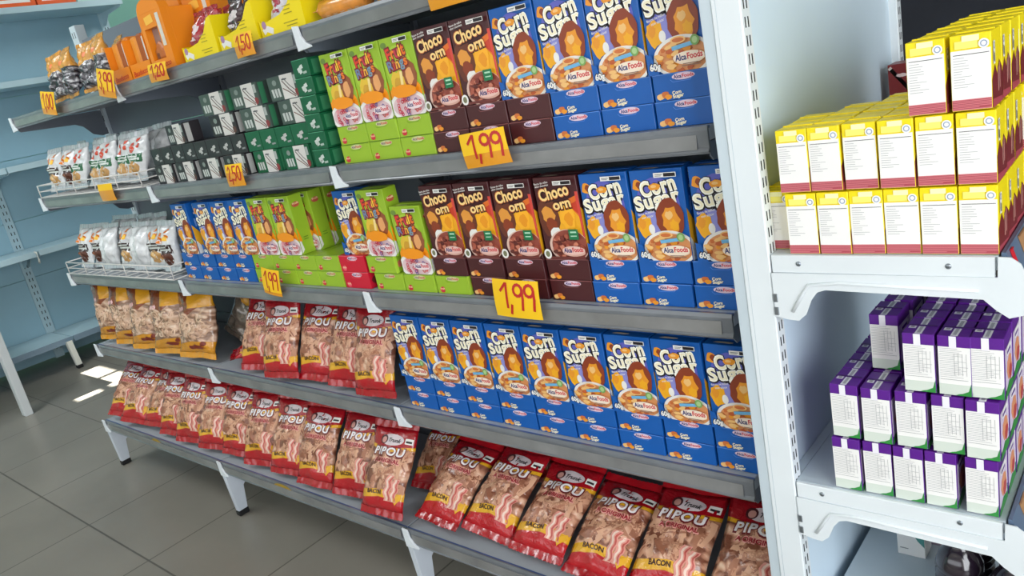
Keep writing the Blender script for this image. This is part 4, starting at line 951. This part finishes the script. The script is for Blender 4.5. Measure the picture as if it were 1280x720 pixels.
price('1,99', -.477, .852, .126, .082, -.004, -.12, .03, 'large yellow price card below the brown boxes, third shelf', lip=0, skew=-.05)
price('2,50', -1.43, 1.185, .09, .062, -.004, -.1, .0, 'orange price card in front of the black cartons, second shelf', lip=.55)
price('1,99', -1.415, .862, .088, .078, -.004, -.1, .12, 'yellow price card leaning under the green flat boxes, third shelf', lip=.1)
price('1,50', -1.205, 1.505, .085, .056, -.004, -.1, .0, 'yellow price card in front of the dark brown packs, top shelf', lip=.5)
price('1,20', -1.675, 1.508, .11, .05, -.004, -.1, .03, 'yellow price card below the tall orange cake box', lip=.5)
price('3,99', -2.015, 1.505, .115, .085, -.016, -.15, .2, 'yellow price card near the end of the orange topped bags', lip=.22)
price('1,00', -2.52, 1.505, .12, .08, -.014, -.15, .15, 'leftmost yellow price card on the top shelf', lip=.2)
price('', -.475, 1.488, .13, .045, -.004, -.05, 0, 'plain orange card in the rail above the brown boxes, top shelf', lip=1)
price('', -2.3, 1.178, .12, .06, -.004, -.03, 0, 'amber card in the rail below the green panelled pouches', lip=.6)
STK = mat('faded_yellow_sticker', (176, 142, 44), .5, vary=.1, scale=30)
for x, r, t in ((-1.60, .052, 'round faded yellow sticker on the bottom rail below the red bags, larger one'), (-2.5, .04, 'round faded yellow sticker on the bottom rail near the left end, smaller one')):
    mb = MB(); mb.prism([(p[0], p[1]) for p in ell(0, 0, r, .018, 24)], 'y', -.0006, 0, STK); o = mb.build('sticker'); o.location = (x, -.0815 - .0005, zE - .018); o.rotation_euler = (.06, 0, 0); tag(o, t, 'sticker', 'yellow stickers on the bottom rail')

# ------------------------------------------------------------------ wall shelving at the far left (faces +x)
WBL = mat('pale_blue_panel', (150, 186, 202), .45, vary=.05, scale=2); WSH = mat('pale_blue_shelf', (176, 202, 212), .4, vary=.05, scale=3); WED = mat('blue_grey_edge', (120, 142, 160), .4); WLEG = mat('cream_leg', (216, 216, 208), .45)
ws = empty('wall_shelving', (-5.3, .5, 0)); tag(ws, 'pale blue empty wall shelving along the left side of the shop', 'shelving')
def wp(mb, name, par=None):
    o = mb.build(name, par or ws)
    if par is None: o.location = (5.3, -.5, 0)
    return o
UY = (-.53, .53, 1.59)
for y in UY:
    mb = MB(); mb.box((-5.44, y - .03, 0.02), (-5.4, y + .03, 2.32), WSH, .002)
    for k in range(44):
        for dy in (-.012, .008): mb.box((-5.4005, y + dy, .25 + k * .047), (-5.3995, y + dy + .005, .272 + k * .047), SLOT)
    wp(mb, 'upright')
for a, b in zip(UY, UY[1:]):
    mb = MB()
    for z0, z1 in ((.03, .6), (.603, .99), (.993, 1.385), (1.388, 1.78), (1.783, 2.31)): mb.box((-5.43, a + .03, z0), (-5.41, b - .03, z1), WBL, .001)
    wp(mb, 'back_panel')
    for z, d in ((.205, .38), (.80, .34), (1.345, .34), (1.85, .34), (2.28, .36)):
        mb = MB(); mb.box((-5.4, a + .004, z - .03), (-5.4 + d, b - .004, z), WSH, .002); mb.box((-5.4 + d, a + .004, z - .035), (-5.4 + d + .008, b - .004, z + .003), WED if z < .3 else WSH, .001); sh = wp(mb, 'shelf')
        for yy in (a + .012, b - .012):
            mb = MB(); mb.prism([(-5.4, z - .03), (-5.42 + d, z - .03), (-5.43 + d, z - .045), (-5.28, z - .06), (-5.36, z - .12), (-5.4, z - .12)], 'y', yy - .002, yy + .002, WSH); mb.build('bracket', sh)
for y in UY:
    mb = MB(); mb.prism([(-5.03, .18), (-4.985, .19), (-4.955, .022), (-4.985, .022)], 'y', y - .055, y - .02, WLEG, .002); lg = wp(mb, 'leg'); mb = MB(); mb.box((-4.99, y - .055, 0), (-4.95, y - .02, .024), BLACK, .003); mb.build('foot', lg)
mb = MB(); mb.tube([(-5.055, .51, .80), (-5.03, .51, .795), (-5.02, .51, .75), (-5.035, .51, .725)], .006, WLEG); mb.build('shelf_hook', ws).location = (5.3, -.5, 0)
OB = mat('orange_box_card', (226, 92, 34), .5); TB = mat('pale_teal_card', (176, 210, 205), .5)
def topbox(m):
    mb = MB(); mb.box((0, 0, 0), (.2, .24, .16), m, .002); mb.box((.2, .03, .03), (.2008, .21, .05), WH); mb.box((.2, .03, .09), (.2008, .15, .13), ink(240, 190, 120)); mb.box((.0, .115, .16), (.2, .125, .1605), ink(200, 180, 140)); return mb.build('storage_box')
tp, tq = topbox(OB), topbox(TB)
for i, (y, p) in enumerate(((.56, tp), (.81, tp), (1.06, tp), (1.31, tq))): inst(p, (-5.27, y, 2.2805), (0, 0, 0), ('orange box, %s on the top shelf of the blue wall shelving' % which(i + 1, 3)) if i < 3 else 'pale teal box at the right end of the wall shelving top', 'box', 'boxes on top of the wall shelving')
# white table at the left edge
tbl = empty('side_table', (-4.7, -.3, 0)); tag(tbl, 'white metal table whose leg stands at the left edge of the picture', 'table')
TW = mat('white_table_paint', (214, 218, 220), .4)
for x in (-5.0, -4.4):
    for y in (-.62, -.02):
        if x < -4.9 : continue
        mb = MB(); mb.box((x - .03 + 4.7, y - .022 + .3, 0), (x + .03 + 4.7, y + .022 + .3, .74), TW, .003); mb.build('leg', tbl)
for y in (-.62,):
    mb = MB(); mb.box((-.33, y + .278, 0), (-.27, y + .322, .74), TW, .003); mb.build('leg', tbl)
mb = MB(); mb.box((-.33, -.36, .74), (.34, .31, .775), TW, .004); mb.build('tabletop', tbl)

# ------------------------------------------------------------------ room shell
def floor_mat():
    m = bpy.data.materials.new('grey_floor_tile'); m.use_nodes = True; nt = m.node_tree; b = nt.nodes['Principled BSDF']
    tc = nt.nodes.new('ShaderNodeTexCoord'); mp = nt.nodes.new('ShaderNodeMapping'); mp.inputs['Location'].default_value = (3.1 + .515 * 12, .39 + .5 * 12, 0); nt.links.new(tc.outputs['Object'], mp.inputs['Vector'])
    br = nt.nodes.new('ShaderNodeTexBrick'); br.offset = 0; br.squash = 1; br.inputs['Scale'].default_value = 1; br.inputs['Brick Width'].default_value = .515; br.inputs['Row Height'].default_value = .5
    br.inputs['Mortar Size'].default_value = .0035; br.inputs['Mortar Smooth'].default_value = .2; br.inputs['Color1'].default_value = lin((140, 134, 125)); br.inputs['Color2'].default_value = lin((134, 129, 120)); br.inputs['Mortar'].default_value = lin((92, 87, 80))
    nt.links.new(mp.outputs[0], br.inputs['Vector'])
    n = nt.nodes.new('ShaderNodeTexNoise'); n.inputs['Scale'].default_value = 2.2; n.inputs['Detail'].default_value = 6; nt.links.new(tc.outputs['Object'], n.inputs['Vector'])
    mr = nt.nodes.new('ShaderNodeMapRange'); mr.inputs['From Min'].default_value = .3; mr.inputs['From Max'].default_value = .7; mr.inputs['To Min'].default_value = .88; mr.inputs['To Max'].default_value = 1.06; nt.links.new(n.outputs['Fac'], mr.inputs['Value'])
    mu = nt.nodes.new('ShaderNodeVectorMath'); mu.operation = 'SCALE'; nt.links.new(br.outputs['Color'], mu.inputs[0]); nt.links.new(mr.outputs[0], mu.inputs['Scale']); nt.links.new(mu.outputs[0], b.inputs['Base Color'])
    b.inputs['Roughness'].default_value = .32; return m
FL = floor_mat(); TEAL = mat('teal_wall_paint', (150, 208, 192), .7, vary=.04, scale=2); CEIL = mat('white_ceiling', (214, 214, 208), .8); WALLW = mat('off_white_wall', (206, 208, 204), .75, vary=.03, scale=2); DKW = mat('dark_slate_wall', (58, 60, 72), .7, vary=.1, scale=2)
X0, X1, Y0, Y1, ZC = -6.2, 3.0, -5.2, 4.4, 3.3
def sbox(name, a, b, m):
    mb = MB(); mb.box(a, b, m); return struct(mb.build(name))
sbox('floor', (X0, Y0, -.1), (X1, Y1, 0), FL)
sbox('wall_left', (X0 - .1, Y0, 0), (X0, Y1, ZC), TEAL); sbox('wall_back', (X0 - .1, Y1, 0), (X1 + .1, Y1 + .1, ZC), DKW)
mb = MB(); mb.box((X1, Y0, 0), (X1 + .1, -3.1, ZC), WALLW); mb.box((X1, -.7, 0), (X1 + .1, Y1, ZC), WALLW); mb.box((X1, -3.1, 2.7), (X1 + .1, -.7, ZC), WALLW); struct(mb.build('wall_right'))
mb = MB(); mb.box((X1 + .02, -3.1, 0), (X1 + .08, -3.04, 2.7), WLEG); mb.box((X1 + .02, -.76, 0), (X1 + .08, -.7, 2.7), WLEG); mb.box((X1 + .02, -3.1, 2.64), (X1 + .08, -.7, 2.7), WLEG); mb.box((X1 + .02, -1.93, 0), (X1 + .08, -1.87, 2.7), WLEG); struct(mb.build('door_1'))
# ceiling with an unseen opening added to shape the floor sun patches
HX0, HX1, HY0, HY1 = SKY = (-5.05, -4.45, -1.68, -1.28)
mb = MB(); mb.box((X0 - .1, Y0 - .1, ZC), (X1 + .1, HY0, ZC + .1), CEIL); mb.box((X0 - .1, HY1, ZC), (X1 + .1, Y1 + .1, ZC + .1), CEIL); mb.box((X0 - .1, HY0, ZC), (HX0, HY1, ZC + .1), CEIL); mb.box((HX1, HY0, ZC), (X1 + .1, HY1, ZC + .1), CEIL)
struct(mb.build('ceiling'))
mb = MB(); mb.box((HX0, (HY0 + HY1) / 2 - .02, ZC + .02), (HX1, (HY0 + HY1) / 2 + .02, ZC + .06), WLEG); mb.box(((HX0 + HX1) / 2 - .02, HY0, ZC + .02), ((HX0 + HX1) / 2 + .02, HY1, ZC + .06), WLEG); struct(mb.build('sun_patch_bars'))  # added cross bars that split the sunlight into separate patches
# shop front with a wide opening
mb = MB(); WX0, WX1, WZ0, WZ1 = -5.4, 2.7, 1.4, 2.8
mb.box((X0, Y0 - .1, 0), (WX0, Y0, ZC), WALLW); mb.box((WX1, Y0 - .1, 0), (X1, Y0, ZC), WALLW); mb.box((WX0, Y0 - .1, 0), (WX1, Y0, WZ0), WALLW); mb.box((WX0, Y0 - .1, WZ1), (WX1, Y0, ZC), WALLW); struct(mb.build('wall_front'))
mb = MB()
for k in range(7): x = WX0 + (WX1 - WX0) * k / 6; mb.box((x - .03, Y0 - .08, WZ0), (x + .03, Y0 - .02, WZ1), WLEG)
mb.box((WX0, Y0 - .08, WZ0 - .02), (WX1, Y0 - .02, WZ0 + .03), WLEG); mb.box((WX0, Y0 - .08, WZ1 - .03), (WX1, Y0 - .02, WZ1 + .02), WLEG); struct(mb.build('window_1'))
mb = MB(); mb.box((1.2, 4.1, 0), (1.9, 4.4, ZC), mat('grey_column_paint', (104, 104, 112), .7)); struct(mb.build('trim_1'))

# ------------------------------------------------------------------ light
def area(name, loc, target, sx, sy, power, rgb):
    l = bpy.data.lights.new(name, 'AREA'); l.shape = 'RECTANGLE'; l.size = sx; l.size_y = sy; l.energy = power; l.color = rgb
    o = bpy.data.objects.new(name, l); COL.objects.link(o); o.location = loc; o.rotation_euler = (Vector(target) - Vector(loc)).to_track_quat('-Z', 'Y').to_euler(); return o
area('shopfront_daylight', (-1.3, Y0 + .03, 2.1), (-1.3, 0, 1.3), 7.8, 1.4, 98, (.95, .98, 1.0))
area('entrance_daylight', (X1 - .03, -1.9, 1.45), (.3, -.2, 1.2), 2.3, 2.5, 150, (.93, .97, 1.0))
area('ceiling_fill', (-2.2, -1.9, 3.25), (-2.2, -1.7, 0), 3.4, .5, 12, (1, .98, .95))  # added overhead fill for general ambience, no known fixture
area('ceiling_fill', (-4.0, -.9, 3.25), (-4.6, -.5, 0), .5, 2.6, 80, (.9, .97, 1))  # added fill, tilted to brighten the pale blue wall shelving
area('ceiling_fill', (-4.3, 2.4, 3.25), (-5.2, 2.2, .6), .5, 2.6, 60, (.93, 1, .97))  # added fill to lift the teal wall behind the gondola
sun = bpy.data.lights.new('sun', 'SUN'); sun.energy = 40; sun.angle = .009; sun.color = (1, .97, .9)
so = bpy.data.objects.new('sun', sun); COL.objects.link(so); so.rotation_euler = Vector((.22, 1.83, -3.3)).to_track_quat('-Z', 'Y').to_euler(); so.location = (-5, -3, 5)
w = bpy.data.worlds.new('world'); SC.world = w; w.use_nodes = True
nt = w.node_tree; bg = nt.nodes['Background']; sk = nt.nodes.new('ShaderNodeTexSky'); sk.sky_type = 'HOSEK_WILKIE'; sk.sun_direction = Vector((-.22, -1.83, 3.3)).normalized(); sk.turbidity = 3
nt.links.new(sk.outputs[0], bg.inputs['Color']); bg.inputs['Strength'].default_value = .8

# ------------------------------------------------------------------ camera
cam = bpy.data.cameras.new('camera'); cam.sensor_width = 36; cam.lens = 978.9938 / 1280 * 36; cam.clip_start = .05; cam.clip_end = 60
co = bpy.data.objects.new('camera', cam); COL.objects.link(co)
Rr = Vector((.75198628, .62850195, -.19875094)); Dn = Vector((.03611033, -.3403375, -.93960972)); Fw = Vector((-.65818894, .69939666, -.27862454)); Cp = Vector((.59684684, -1.16608422, 1.37674542))
co.matrix_world = Matrix(((Rr.x, -Dn.x, -Fw.x, Cp.x), (Rr.y, -Dn.y, -Fw.y, Cp.y), (Rr.z, -Dn.z, -Fw.z, Cp.z), (0, 0, 0, 1)))
SC.camera = co
SC.view_settings.view_transform = 'Standard'; SC.view_settings.look = 'None'; SC.view_settings.gamma = 1; SC.view_settings.use_curve_mapping = False; SC.view_settings.exposure = -0.18
